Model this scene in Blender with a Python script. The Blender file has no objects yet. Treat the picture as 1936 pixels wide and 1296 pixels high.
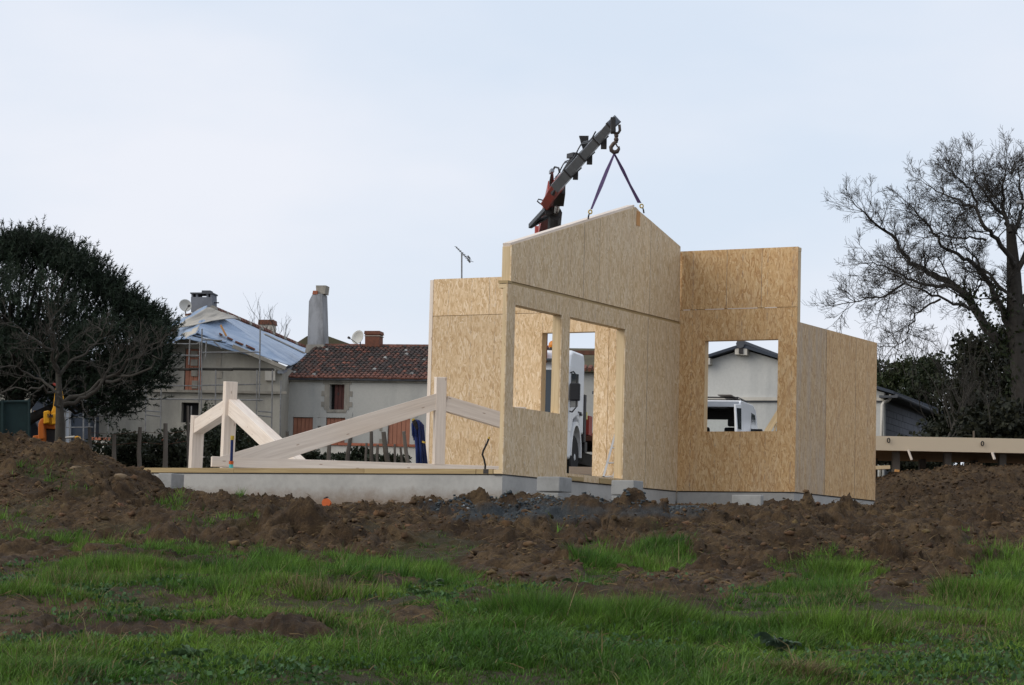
import bpy, math, random
import numpy as np
from mathutils import Vector, Matrix
random.seed(7); rng = np.random.RandomState(11)
R_ = math.radians
scene = bpy.context.scene
col = scene.collection

# ------------------------------------------------------------------ camera
EYE = np.array([0., 0., 1.6])
F_PX, PITCH, ROLL, YAW = 4708.24, .0915, .0254, .494
IW, IH = 1936, 1296
_fw = np.array([0, math.cos(PITCH), math.sin(PITCH)]); _rt = np.array([1., 0, 0]); _up = np.cross(_rt, _fw)
CR = math.cos(ROLL) * _rt + math.sin(ROLL) * _up
CU = -math.sin(ROLL) * _rt + math.cos(ROLL) * _up
cam = bpy.data.cameras.new('camera'); cam_o = bpy.data.objects.new('camera', cam); col.objects.link(cam_o)
cam.sensor_width = 23.6; cam.lens = 23.6 * F_PX / IW; cam.clip_end = 3000; cam.clip_start = .1
cam_o.matrix_world = Matrix(((CR[0], CU[0], -_fw[0], EYE[0]), (CR[1], CU[1], -_fw[1], EYE[1]), (CR[2], CU[2], -_fw[2], EYE[2]), (0, 0, 0, 1)))
scene.camera = cam_o

# ------------------------------------------------------------------ sky and sun
SUN_DIR = Vector((-.86, -.30, .50)).normalized()
w = bpy.data.worlds.new('World'); scene.world = w; w.use_nodes = True
nt = w.node_tree; nt.nodes.clear()
def _n(t, **k):
    n = nt.nodes.new(t)
    for a, b in k.items(): setattr(n, a, b)
    return n
wo = _n('ShaderNodeOutputWorld'); bg = _n('ShaderNodeBackground')
sky = _n('ShaderNodeTexSky', sky_type='NISHITA', sun_disc=False)
sky.sun_elevation = math.asin(SUN_DIR.z); sky.sun_rotation = math.atan2(SUN_DIR.x, SUN_DIR.y)
sky.air_density = 1.2; sky.dust_density = 2.0; sky.ozone_density = 2.0
tc = _n('ShaderNodeTexCoord'); mp = _n('ShaderNodeMapping'); mp.inputs['Scale'].default_value = (1.6, 1.6, 4.2); mp.inputs['Location'].default_value = (.35, .1, .12)
nz = _n('ShaderNodeTexNoise'); nz.inputs['Scale'].default_value = 1.7; nz.inputs['Detail'].default_value = 5; nz.inputs['Roughness'].default_value = .5
rp = _n('ShaderNodeValToRGB'); rp.color_ramp.elements[0].position = .36; rp.color_ramp.elements[1].position = .62
rp.color_ramp.elements[0].color = (.88, .88, .88, 1); rp.color_ramp.elements[1].color = (.96, .96, .96, 1)
mx = _n('ShaderNodeMix', data_type='RGBA'); cr2 = _n('ShaderNodeValToRGB'); cr2.color_ramp.elements[0].position = .38; cr2.color_ramp.elements[1].position = .60; cr2.color_ramp.elements[0].color = (5.65, 6.3, 7.3, 1); cr2.color_ramp.elements[1].color = (6.6, 6.8, 7.4, 1); nt.links.new(nz.outputs['Fac'], cr2.inputs[0]); nt.links.new(cr2.outputs[0], mx.inputs[7])   # thin bright cloud sheet over the clear sky
nt.links.new(tc.outputs['Generated'], mp.inputs['Vector']); nt.links.new(mp.outputs[0], nz.inputs['Vector'])
nt.links.new(nz.outputs['Fac'], rp.inputs[0]); nt.links.new(rp.outputs[0], mx.inputs[0]); nt.links.new(sky.outputs[0], mx.inputs[6])
nt.links.new(mx.outputs[2], bg.inputs[0]); bg.inputs[1].default_value = .1
nt.links.new(bg.outputs[0], wo.inputs[0])
sl = bpy.data.lights.new('sun', 'SUN'); sl.energy = 1.3; sl.angle = R_(45); sl.color = (1, .93, .82)
so = bpy.data.objects.new('sun', sl); col.objects.link(so); so.rotation_euler = SUN_DIR.to_track_quat('Z', 'Y').to_euler()
vs = scene.view_settings; vs.view_transform = 'Standard'; vs.look = 'None'; vs.exposure = .4; vs.gamma = 1; vs.use_curve_mapping = False

# ------------------------------------------------------------------ geometry helpers
def ray(px, py): return _fw + CR * (px - 968.) / F_PX - CU * (py - 648.) / F_PX
def at(px, py, d): return EYE + ray(px, py) * d
def project(P):
    Q = P - EYE; d = Q @ _fw
    return 968 + F_PX * (Q @ CR) / d, 648 - F_PX * (Q @ CU) / d

class Frame:
    """a vertical plane: origin, horizontal direction t, normal n facing outward"""
    def __init__(s, o, t, n): s.o, s.t, s.n = np.array(o, float), np.array(t, float), np.array(n, float)
    def p(s, a, z, out=0.): return s.o + s.t * a + s.n * out + np.array([0, 0, z])
    def px(s, x, y, out=0.):
        r = ray(x, y); k = ((s.o + s.n * out - EYE) @ s.n) / (r @ s.n); Q = EYE + r * k - s.o
        return float(Q @ s.t), float(Q[2])
def frame_at(px, py, d, ang):
    a = R_(ang); return Frame(at(px, py, d) * np.array([1, 1, 0]), (math.cos(a), -math.sin(a), 0), (-math.sin(a), -math.cos(a), 0))

HO = np.array([-.0792, 33.7348, 2.9056])
HU = np.array([math.sin(YAW), math.cos(YAW), 0]); HV = np.array([math.cos(YAW), -math.sin(YAW), 0])
def hp(u, v, z): return HO + HU * u + HV * v + np.array([0, 0, z])

class MB:
    def __init__(s, M=None): s.v, s.f, s.uv, s.M = [], [], [], M
    def _add(s, P):
        b = len(s.v)
        for p in P:
            if s.M is not None: p = s.M @ Vector(p)
            s.v.append((float(p[0]), float(p[1]), float(p[2])))
        return b
    def hexa(s, P, uv=None):
        """8 corners: bottom ring 0-3, top ring 4-7"""
        b = s._add(P)
        for f in ((3, 2, 1, 0), (4, 5, 6, 7), (0, 1, 5, 4), (1, 2, 6, 5), (2, 3, 7, 6), (3, 0, 4, 7)):
            s.f.append(tuple(b + i for i in f))
            if uv: s.uv.append([uv[i] for i in f])
        return s
    def box(s, x0, x1, y0, y1, z0, z1):
        return s.hexa([(x0, y0, z0), (x1, y0, z0), (x1, y1, z0), (x0, y1, z0), (x0, y0, z1), (x1, y0, z1), (x1, y1, z1), (x0, y1, z1)])
    def fbox(s, F, a0, a1, z0, z1, o0, o1, uvoff=(0, 0)):
        C = [(a0, o0), (a1, o0), (a1, o1), (a0, o1)]
        P = [F.p(a, z0, o) for a, o in C] + [F.p(a, z1, o) for a, o in C]
        uv = [(a + o + uvoff[0], z0 + uvoff[1]) for a, o in C] + [(a + o + uvoff[0], z1 + uvoff[1]) for a, o in C]
        if z1 - z0 > abs(a1 - a0): uv = [(b, a) for a, b in uv]
        return s.hexa(P, uv)
    def beam(s, p0, p1, wd, ht, side=None):
        """bar from p0 to p1; wd across 'side', ht in the other direction"""
        p0, p1 = Vector(p0), Vector(p1); d = (p1 - p0).normalized()
        sd = Vector(side) if side is not None else Vector((0, 0, 1)).cross(d)
        if sd.length < 1e-4: sd = Vector((1, 0, 0))
        sd = (sd - d * sd.dot(d)).normalized(); u = d.cross(sd)
        P = []
        for c in (p0, p1):
            for a, b in ((-1, -1), (1, -1), (1, 1), (-1, 1)): P.append(c + sd * (a * wd / 2) + u * (b * ht / 2))
        L = (p1 - p0).length; q = [(0, 0), (0, wd), (0, wd + ht), (0, ht)]; return s.hexa(P, q + [(L, b) for a, b in q])
    def prism(s, poly, ext):
        n = len(poly); e = Vector(ext); b = s._add(list(poly) + [Vector(p) + e for p in poly])
        s.f.append(tuple(b + i for i in range(n))); s.f.append(tuple(b + n + i for i in reversed(range(n))))
        for i in range(n): j = (i + 1) % n; s.f.append((b + i, b + n + i, b + n + j, b + j))
        V_ = [Vector(p) for p in poly]; ed = max((V_[i] - V_[i - 1] for i in range(n)), key=lambda q: q.length).normalized(); pp = (e.cross(ed)).normalized() if e.length else ed
        U_ = [(p.dot(ed), p.dot(pp)) for p in V_]; U_ = U_ + [(a, c + e.length) for a, c in U_]
        s.uv += [[U_[q - b] for q in f] for f in s.f[-(n + 2):]]
        return s
    def fprism(s, F, pts, o0, o1, uvoff=(0, 0)):
        n = len(pts); b = s._add([F.p(a, z, o0) for a, z in pts] + [F.p(a, z, o1) for a, z in pts])
        U = [(a + uvoff[0], z + uvoff[1]) for a, z in pts]
        s.f.append(tuple(b + i for i in range(n))); s.uv.append(U)
        s.f.append(tuple(b + n + i for i in reversed(range(n)))); s.uv.append(U[::-1])
        for i in range(n): j = (i + 1) % n; s.f.append((b + i, b + n + i, b + n + j, b + j)); s.uv.append([U[i], U[i], U[j], U[j]])
        return s
    def quad(s, *P): b = s._add(P); s.f.append(tuple(range(b, b + len(P)))); return s
    def tube(s, path, rad, k=6, cap=True):
        path = [Vector(p) for p in path]; n = len(path)
        if not hasattr(rad, '__len__'): rad = [rad] * n
        b0 = len(s.v); ref = None
        for i in range(n):
            d = (path[min(i + 1, n - 1)] - path[max(i - 1, 0)]).normalized()
            if ref is None: ref = d.orthogonal().normalized()
            ref = (ref - d * ref.dot(d)).normalized(); q = d.cross(ref)
            s._add([path[i] + (ref * math.cos(2 * math.pi * j / k) + q * math.sin(2 * math.pi * j / k)) * rad[i] for j in range(k)])
        for i in range(n - 1):
            for j in range(k):
                a = b0 + i * k + j; c = b0 + i * k + (j + 1) % k
                s.f.append((a, c, c + k, a + k))
        if cap: s.f.append(tuple(b0 + j for j in reversed(range(k)))); s.f.append(tuple(b0 + (n - 1) * k + j for j in range(k)))
        return s
    def lathe(s, c, prof, k=16, axis=(0, 0, 1), sx=1.):
        """profile of (radius, height) turned about an axis through c"""
        ax = Vector(axis).normalized(); r = ax.orthogonal().normalized(); q = ax.cross(r); c = Vector(c); b0 = len(s.v); n = len(prof)
        for (ra, h) in prof: s._add([c + ax * h + (r * math.cos(2 * math.pi * j / k) * sx + q * math.sin(2 * math.pi * j / k)) * ra for j in range(k)])
        for i in range(n - 1):
            for j in range(k):
                a = b0 + i * k + j; d = b0 + i * k + (j + 1) % k; s.f.append((a, d, d + k, a + k))
        s.f.append(tuple(b0 + j for j in reversed(range(k)))); s.f.append(tuple(b0 + (n - 1) * k + j for j in range(k)))
        return s
    def build(s, name, mat, parent=None, smooth=False, bevel=0, segs=2):
        me = bpy.data.meshes.new(name); me.from_pydata(s.v, [], s.f); me.validate(); me.update()
        if s.uv and len(s.uv) == len(s.f) == len(me.polygons):
            ul = me.uv_layers.new(name='UVMap'); i = 0
            for f in s.uv:
                for c in f: ul.data[i].uv = c; i += 1
        o = bpy.data.objects.new(name, me); col.objects.link(o); me.materials.append(MATS[mat])
        if smooth:
            for p in me.polygons: p.use_smooth = True
        if bevel:
            m = o.modifiers.new('bevel', 'BEVEL'); m.width = bevel; m.segments = segs; m.limit_method = 'ANGLE'; m.angle_limit = R_(35)
        set_parent(o, parent)
        return o
def set_parent(o, parent):
    if parent is not None:
        o.parent = parent
        if parent.type == 'EMPTY': o.matrix_parent_inverse = Matrix.Translation(-Vector(parent.location))
def tag(o, label=None, cat=None, group=None, kind=None):
    if label: o['label'] = label
    if cat: o['category'] = cat
    if group: o['group'] = group
    if kind: o['kind'] = kind
    return o
def thing(name, loc, label, cat, group=None):
    o = bpy.data.objects.new(name, None); col.objects.link(o); o.location = Vector([float(c) for c in loc]); o.empty_display_size = .2
    return tag(o, label, cat, group)
def np_mesh(name, V, F, mat, parent=None, colors=None, smooth=False):
    """V (n,3), F (m,k) constant k"""
    me = bpy.data.meshes.new(name); V = np.ascontiguousarray(V, np.float32); F = np.ascontiguousarray(F, np.int32); k = F.shape[1]
    me.vertices.add(len(V)); me.vertices.foreach_set('co', V.ravel())
    me.loops.add(F.size); me.loops.foreach_set('vertex_index', F.ravel())
    me.polygons.add(len(F)); me.polygons.foreach_set('loop_start', np.arange(0, F.size, k, dtype=np.int32))
    if smooth: me.polygons.foreach_set('use_smooth', np.ones(len(F), bool))
    me.update(calc_edges=True)
    if colors is not None:
        c = np.ones((len(V), 4), np.float32); c[:, :colors.shape[1]] = colors
        a = me.color_attributes.new('tint', 'FLOAT_COLOR', 'POINT'); a.data.foreach_set('color', c.ravel())
    o = bpy.data.objects.new(name, me); col.objects.link(o); me.materials.append(MATS[mat]); set_parent(o, parent)
    return o

# ------------------------------------------------------------------ materials
MATS = {}
class NT:
    def __init__(s, name):
        m = bpy.data.materials.new(name); m.use_nodes = True; s.m = m; s.t = m.node_tree; s.b = s.t.nodes['Principled BSDF']; MATS[name] = m
        s.b.inputs['Specular IOR Level'].default_value = .25
    def n(s, t, ins=None, **k):
        n = s.t.nodes.new(t)
        for a, b in k.items(): setattr(n, a, b)
        for a, b in (ins or {}).items():
            if isinstance(b, bpy.types.NodeSocket): s.t.links.new(b, n.inputs[a])
            else: n.inputs[a].default_value = b
        return n
    def co(s, kind='Object', scale=(1, 1, 1), rot=(0, 0, 0), vec=None):
        v = vec or s.n('ShaderNodeTexCoord').outputs[kind]
        return s.n('ShaderNodeMapping', {'Vector': v, 'Scale': scale, 'Rotation': rot}).outputs[0]
    def noise(s, vec, scale, detail=4, rough=.55, dist=0, out='Fac'):
        return s.n('ShaderNodeTexNoise', {'Vector': vec, 'Scale': scale, 'Detail': detail, 'Roughness': rough, 'Distortion': dist}).outputs[out]
    def ramp(s, fac, stops):
        n = s.n('ShaderNodeValToRGB', {0: fac}); e = n.color_ramp.elements
        while len(e) < len(stops): e.new(.5)
        for el, (p, c) in zip(e, stops):
            el.position = p; el.color = (c[0], c[1], c[2], 1) if hasattr(c, '__len__') else (c, c, c, 1)
        return n.outputs[0]
    def mix(s, fac, a, b, mode='MIX'):
        n = s.n('ShaderNodeMix', data_type='RGBA', blend_type=mode)
        for i, x in ((0, fac), (6, a), (7, b)):
            if isinstance(x, bpy.types.NodeSocket): s.t.links.new(x, n.inputs[i])
            else: n.inputs[i].default_value = x if i == 0 else (x[0], x[1], x[2], 1)
        return n.outputs[2]
    def out(s, color=None, rough=None, metal=None, bump=None, bs=.3, bd=.01):
        for k, x in (('Base Color', color), ('Roughness', rough), ('Metallic', metal)):
            if x is None: continue
            if isinstance(x, bpy.types.NodeSocket): s.t.links.new(x, s.b.inputs[k])
            else: s.b.inputs[k].default_value = (*x, 1) if hasattr(x, '__len__') else x
        if bump is not None:
            n = s.n('ShaderNodeBump', {'Height': bump, 'Strength': bs, 'Distance': bd}); s.t.links.new(n.outputs[0], s.b.inputs['Normal'])
        return s.m
def simple(name, c1, c2=None, rough=.7, scale=3., metal=0, bs=.15, stretch=(1, 1, 1), rnd=0.):
    t = NT(name); v = t.co(scale=stretch); f = t.noise(v, scale, 6, .6)
    c = t.mix(t.ramp(f, [(.3, 0), (.7, 1)]), c1, c2 or tuple(x * .8 for x in c1))
    if rnd:
        r = t.n('ShaderNodeObjectInfo').outputs['Random']
        c = t.mix(1., c, t.ramp(r, [(0, 1 - rnd), (1, 1 + rnd * .5)]), 'MULTIPLY')
    return t.out(c, rough, metal, bump=t.noise(v, scale * 6, 4), bs=bs)

def osb(name, tones, grey=(.30, .27, .25), g0=.55, g1=.75, gamt=.5, ang=0., vstretch=6.):
    """oriented strand board: long flakes in several directions, weathered streaks on top"""
    t = NT(name); uv = t.n('ShaderNodeTexCoord').outputs['UV']
    rnd = t.n('ShaderNodeObjectInfo').outputs['Random']
    off = t.n('ShaderNodeCombineXYZ', {0: t.n('ShaderNodeMath', {0: rnd, 1: 37.}, operation='MULTIPLY').outputs[0], 1: t.n('ShaderNodeMath', {0: rnd, 1: 91.}, operation='MULTIPLY').outputs[0]}).outputs[0]
    uv = t.n('ShaderNodeVectorMath', {0: uv, 1: off}, operation='ADD').outputs[0]
    wob = t.noise(uv, 9., 3, out='Color')
    uvw = t.n('ShaderNodeVectorMath', {0: uv, 1: t.n('ShaderNodeVectorMath', {0: wob, 3: .03}, operation='SCALE').outputs[0]}, operation='ADD').outputs[0]
    lay = []
    for i, (a, sx, sy) in enumerate(((.0, 46, 7), (1.3, 38, 10), (-1.2, 38, 10), (.42, 42, 8), (-.4, 44, 8), (.1, 70, 10))):
        m = t.co(vec=uvw, rot=(0, 0, a + ang)); m = t.co(vec=m, scale=(sx * 1.1, sy * 1.1, 1))
        vo = t.n('ShaderNodeTexVoronoi', {'Vector': m, 'Scale': 1., 'Randomness': 1.}, feature='F1', voronoi_dimensions='2D')
        sep = t.n('ShaderNodeSeparateColor', {0: vo.outputs['Color']})
        lay.append((sep.outputs[0], sep.outputs[1]))
    c = t.ramp(lay[0][0], [(0, tones[0]), (.35, tones[1]), (.75, tones[2]), (1, tones[3])])
    for li, (r, g) in enumerate(lay[1:]):
        ci = t.ramp(r, [(0, tones[0]), (.4, tones[1]), (.75, tones[2]), (1, tones[3])])
        c = t.mix(t.ramp(g, [((.60, .62, .55, .58, .66)[li], 0), ((.60, .62, .55, .58, .66)[li] + .03, 1)]), c, ci)
    dk = t.noise(t.co(vec=uvw, scale=(60, 13, 1), rot=(0, 0, ang)), 1., 2)
    c = t.mix(t.ramp(dk, [(.62, 0), (.72, .55)]), c, tuple(x * .45 for x in tones[0]))
    gr = t.noise(t.co(vec=uv, scale=(4.6, .45, 1)), 1.2, 6, .68)
    c = t.mix(t.ramp(gr, [(g0 - .04, .04), (g1, gamt)]), c, grey)
    ux = t.n('ShaderNodeSeparateXYZ', {0: t.n('ShaderNodeTexCoord').outputs['UV']}).outputs[0]
    fr_ = t.n('ShaderNodeMath', {0: t.n('ShaderNodeMath', {0: ux, 1: .417}, operation='DIVIDE').outputs[0]}, operation='FRACT').outputs[0]
    ds_ = t.n('ShaderNodeMath', {0: t.n('ShaderNodeMath', {0: fr_, 1: .5}, operation='SUBTRACT').outputs[0]}, operation='ABSOLUTE').outputs[0]
    ln_ = t.n('ShaderNodeMapRange', {0: ds_, 1: .012, 2: .03, 3: 1., 4: 0.}).outputs[0]
    bk_ = t.ramp(t.noise(t.co(vec=uv, scale=(3, 5, 1)), 2., 5, .7), [(.46, 0), (.62, .5)])
    c = t.mix(t.n('ShaderNodeMath', {0: ln_, 1: bk_}, operation='MULTIPLY').outputs[0], c, (.25, .20, .18))     # rows of fixings
    c = t.mix(1., c, t.ramp(rnd, [(0, .85), (1, 1.06)]), 'MULTIPLY')
    return t.out(c, .62, bump=lay[0][0], bs=.12, bd=.004)
osb('osb_grey', [(.52, .36, .19), (.66, .49, .29), (.72, .555, .35), (.80, .66, .46)], grey=(.60, .51, .41), g0=.5, g1=.74, gamt=.35)
osb('osb_warm', [(.45, .245, .095), (.60, .375, .17), (.66, .44, .22), (.74, .54, .305)], grey=(.42, .33, .26), g0=.55, g1=.78, gamt=.4)
osb('osb_weathered', [(.43, .265, .125), (.56, .38, .195), (.61, .435, .245), (.69, .52, .325)], grey=(.48, .42, .37), g0=.48, g1=.66, gamt=.62)
osb('osb_light', [(.50, .33, .165), (.65, .47, .275), (.71, .53, .33), (.80, .64, .45)], grey=(.5, .4, .3), g0=.7, g1=.95, gamt=.25)

def wood(name, c1, c2, rnd=.06, knots=True):
    """planed timber: grain along the first UV axis, a few knots"""
    t = NT(name); uv = t.n('ShaderNodeTexCoord').outputs['UV']; rn = t.n('ShaderNodeObjectInfo').outputs['Random']
    off = t.n('ShaderNodeCombineXYZ', {0: t.n('ShaderNodeMath', {0: rn, 1: 53.}, operation='MULTIPLY').outputs[0], 1: t.n('ShaderNodeMath', {0: rn, 1: 29.}, operation='MULTIPLY').outputs[0]}).outputs[0]
    uv = t.n('ShaderNodeVectorMath', {0: uv, 1: off}, operation='ADD').outputs[0]
    g = t.noise(t.co(vec=uv, scale=(.9, 22, 1)), 1., 6, .65, .8); b = t.noise(t.co(vec=uv, scale=(.8, 3, 1)), 1., 4)
    c = t.mix(t.ramp(g, [(.32, 0), (.68, 1)]), tuple(x * .86 for x in c1), c2); c = t.mix(t.ramp(b, [(.45, 0), (.75, .35)]), c, tuple(x * y for x, y in zip(c1, (.86, .78, .68))))
    if knots:
        k = t.n('ShaderNodeTexVoronoi', {'Vector': t.co(vec=uv, scale=(1.1, 3.4, 1)), 'Scale': 1.}, feature='F1', voronoi_dimensions='2D').outputs['Distance']
        c = t.mix(t.ramp(k, [(.02, .6), (.035, 0)]), c, (.24, .13, .07))
    c = t.mix(1., c, t.ramp(rn, [(0, 1 - rnd), (1, 1 + rnd)]), 'MULTIPLY')
    return t.out(c, .6, bump=g, bs=.08, bd=.004)
wood('spruce', (.70, .60, .51), (.78, .69, .60))
wood('spruce_yellow', (.60, .45, .26), (.70, .55, .34))
wood('spruce_cream', (.64, .52, .37), (.72, .60, .44))
wood('treated_wood', (.33, .23, .11), (.46, .35, .18))
wood('weathered_wood', (.10, .085, .07), (.17, .145, .12), .2, False)
wood('orange_board', (.55, .26, .08), (.62, .32, .11), .05, False)

def plaster(name, c, stain, s_lo=.5, s_hi=.72, vscale=(1., 1., .25), amt=.6, scale=1.6):
    t = NT(name); f = t.noise(t.co(scale=vscale), scale, 7, .65); g = t.noise(t.co(), 14., 5, .6)
    cc = t.mix(t.ramp(f, [(s_lo, 0), (s_hi, amt)]), c, stain); cc = t.mix(t.ramp(g, [(.4, .0), (.75, .22)]), cc, tuple(x * .6 for x in c))
    return t.out(cc, .85, bump=g, bs=.2, bd=.006)
def foundation_mat():
    t = NT('render_concrete'); v = t.co(); f = t.noise(v, 2., 7, .65); g = t.noise(v, 14., 5, .6); z = t.n('ShaderNodeSeparateXYZ', {0: v}).outputs[2]
    c = t.mix(t.ramp(f, [(.45, 0), (.7, .6)]), (.42, .41, .385), (.30, .295, .28)); c = t.mix(t.ramp(g, [(.4, 0), (.75, .22)]), c, (.24, .235, .22))
    h = t.n('ShaderNodeMath', {0: z, 1: t.n('ShaderNodeMath', {0: t.noise(v, 5., 6, .7), 1: .32}, operation='MULTIPLY').outputs[0]}, operation='SUBTRACT').outputs[0]
    m = t.n('ShaderNodeMapRange', {0: h, 1: 2.36, 2: 2.56, 3: .75, 4: 0.}).outputs[0]
    c = t.mix(m, c, (.16, .105, .065))          # splashed mud along the foot
    return t.out(c, .85, bump=g, bs=.2, bd=.006)
foundation_mat()
plaster('block_concrete', (.31, .31, .30), (.19, .19, .18), .45, .7, (1, 1, 1), .6, 5.)
plaster('house_plaster', (.39, .365, .31), (.17, .165, .15), .42, .68, (1, 1, .3), .75, .7)
plaster('farm_plaster', (.44, .43, .395), (.22, .225, .225), .45, .72, (1, 1, .25), .7, .6)
plaster('barn_plaster', (.56, .56, .535), (.35, .36, .36), .46, .70, (1, 1, .22), .75, .9)
plaster('white_wall', (.58, .55, .49), (.35, .33, .29), .45, .7, (1, 1, .5), .6, 1.)
plaster('old_stone', (.34, .31, .26), (.16, .15, .13), .4, .65, (1, 1, .4), .8, 2.)
plaster('chimney_render', (.33, .335, .345), (.13, .13, .13), .42, .62, (1, 1, .35), .85, 1.4)
plaster('cinder', (.17, .18, .205), (.11, .115, .13), .4, .7, (1, 1, 1), .6, 2.)
simple('mortar_dark', (.10, .105, .115), (.075, .08, .09), .9, 4)
simple('brick_red', (.19, .075, .045), (.12, .055, .038), .85, 9)
simple('tile_red', (.21, .085, .055), (.13, .06, .045), .85, 5, rnd=.35)
def tile_mat():
    t = NT('tile_roof'); a = t.n('ShaderNodeVertexColor', layer_name='tint').outputs[0]; f = t.noise(t.co(), 4., 5)
    c = t.mix(t.ramp(f, [(.42, 0), (.62, .75)]), a, (.045, .042, .036)); return t.out(c, .9, bump=t.noise(t.co(), 25, 3), bs=.3)
tile_mat()
simple('coping_tile', (.42, .15, .085), (.30, .10, .06), .85, 2., rnd=.2)
simple('moss_roof', (.105, .095, .055), (.065, .055, .038), .95, 1.4, bs=.4)
simple('shutter_salmon', (.36, .16, .10), (.30, .125, .078), .7, 3, rnd=.12)
simple('shutter_dark', (.10, .035, .028), (.075, .028, .022), .6, 3)
simple('dark_opening', (.02, .02, .02), rough=.9)
def tarp():
    t = NT('tarp_blue'); f = t.noise(t.co(scale=(.25, 1.2, 1)), 1., 6, .65, .6)
    c = t.ramp(f, [(.3, (.16, .23, .35)), (.5, (.25, .325, .44)), (.66, (.36, .43, .53))]); return t.out(c, .42, bump=t.noise(t.co(scale=(1, 3, 1)), 3, 4), bs=.5, bd=.08)
tarp()
simple('tarp_cream', (.46, .42, .35), (.35, .33, .30), .5, 1.5, bs=.4)
simple('zinc', (.34, .37, .41), (.27, .29, .32), .45, 2, metal=.4)
simple('scaffold_steel', (.27, .275, .28), (.16, .15, .14), .5, 6, metal=.5)
simple('scaffold_deck', (.055, .05, .045), (.035, .035, .03), .8, 6)
simple('steel_dark', (.03, .03, .033), (.045, .04, .037), .5, 8, metal=.3)
simple('black_plastic', (.018, .018, .02), rough=.4)
simple('crane_grey', (.17, .185, .21), (.11, .12, .14), .35, 5, metal=.2)
simple('crane_red', (.36, .052, .036), (.25, .045, .036), .45, 3)
simple('chrome', (.55, .5, .44), rough=.2, metal=1)
simple('hook_iron', (.10, .075, .06), (.065, .05, .045), .5, 10, metal=.6)
simple('sling_violet', (.085, .05, .125), (.055, .036, .08), .75, 12)
simple('eye_yellow', (.55, .38, .06), rough=.4)
simple('rust', (.15, .06, .035), (.07, .04, .03), .85, 6)
def paint(name, c, rough=.3, coat=.4):
    t = NT(name); f = t.noise(t.co(), 2., 5); cc = t.mix(t.ramp(f, [(.5, 0), (.8, .25)]), c, tuple(x * .7 for x in c)); t.b.inputs['Coat Weight'].default_value = coat; t.b.inputs['Coat Roughness'].default_value = .1
    return t.out(cc, rough)
paint('paint_white', (.80, .81, .82)); paint('digger_yellow', (.62, .30, .015), .45, .1); paint('digger_orange', (.45, .12, .02), .45, .1)
t = NT('glass_dark'); t.out((.03, .038, .045), .06); t.b.inputs['Specular IOR Level'].default_value = .6
t = NT('glass_clear'); t.out((.75, .8, .8), .02); t.b.inputs['Transmission Weight'].default_value = 1.; t.b.inputs['IOR'].default_value = 1.05
t = NT('amber'); t.out((.75, .25, .01), .2); t.b.inputs['Transmission Weight'].default_value = .3
t = NT('lamp_yellow'); t.out((.7, .62, .2), .2)
simple('rubber', (.02, .02, .021), (.032, .03, .028), .85, 8)
simple('aluminium', (.66, .67, .68), rough=.4, metal=.15)
simple('dish_white', (.52, .51, .47), (.44, .43, .39), .6, 3)
simple('pipe_blue', (.012, .03, .13), (.009, .02, .085), .4, 6)
simple('pipe_orange', (.62, .13, .03), rough=.4)
simple('pipe_cyan', (.10, .50, .50), rough=.4)
simple('fence_green', (.012, .03, .03), (.009, .02, .022), .8, 5)
simple('shed_blue', (.05, .062, .085), (.04, .048, .062), .7, 3)
simple('bark_dark', (.035, .03, .026), (.055, .05, .043), .95, 9, bs=.5)
simple('bark_grey', (.062, .056, .047), (.04, .036, .03), .95, 9, bs=.5)
simple('plastic_sheet', (.30, .35, .40), (.42, .46, .50), .35, 9, bs=.6)
simple('stone_pale', (.20, .145, .09), (.14, .10, .06), .9, 6)
def attr_mat(name, rough=.7, trans=.0, sub=1.):
    t = NT(name); a = t.n('ShaderNodeVertexColor', layer_name='tint').outputs[0]
    t.out(a, rough)
    if trans:
        tr = t.n('ShaderNodeBsdfTranslucent', {'Color': a}); ms = t.n('ShaderNodeMixShader', {0: trans, 1: t.b.outputs[0], 2: tr.outputs[0]})
        t.t.links.new(ms.outputs[0], t.t.nodes['Material Output'].inputs['Surface'])
attr_mat('grass_blade', .55, .30); attr_mat('leaf', .6, .15); attr_mat('needle', .65, .08); attr_mat('clod', .95); attr_mat('gravel_stone', .8)
def soil():
    t = NT('soil'); v = t.co(); a = t.noise(v, 1.3, 6, .6); b = t.noise(v, 9., 8, .7); c = t.noise(v, 38., 5, .7)
    cc = t.ramp(a, [(.3, (.044, .026, .0125)), (.5, (.086, .053, .026)), (.68, (.142, .093, .046))])
    cc = t.mix(t.ramp(b, [(.38, .75), (.56, 0)]), cc, (.030, .019, .012)); cc = t.mix(t.ramp(c, [(.56, 0), (.72, .5)]), cc, (.19, .13, .068))
    g = t.n('ShaderNodeVertexColor', layer_name='tint').outputs[0]; sp = t.n('ShaderNodeSeparateColor', {0: g})
    cc = t.mix(sp.outputs[0], cc, t.mix(b, (.028, .032, .010), (.05, .042, .018)))           # thatch at the foot of the grass
    cc = t.mix(sp.outputs[1], cc, t.mix(c, (.035, .042, .047), (.075, .085, .09)))             # crushed stone
    h = t.n('ShaderNodeMath', {0: b, 1: c}, operation='ADD').outputs[0]
    return t.out(cc, .92, bump=h, bs=.9, bd=.05)
soil()

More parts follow.
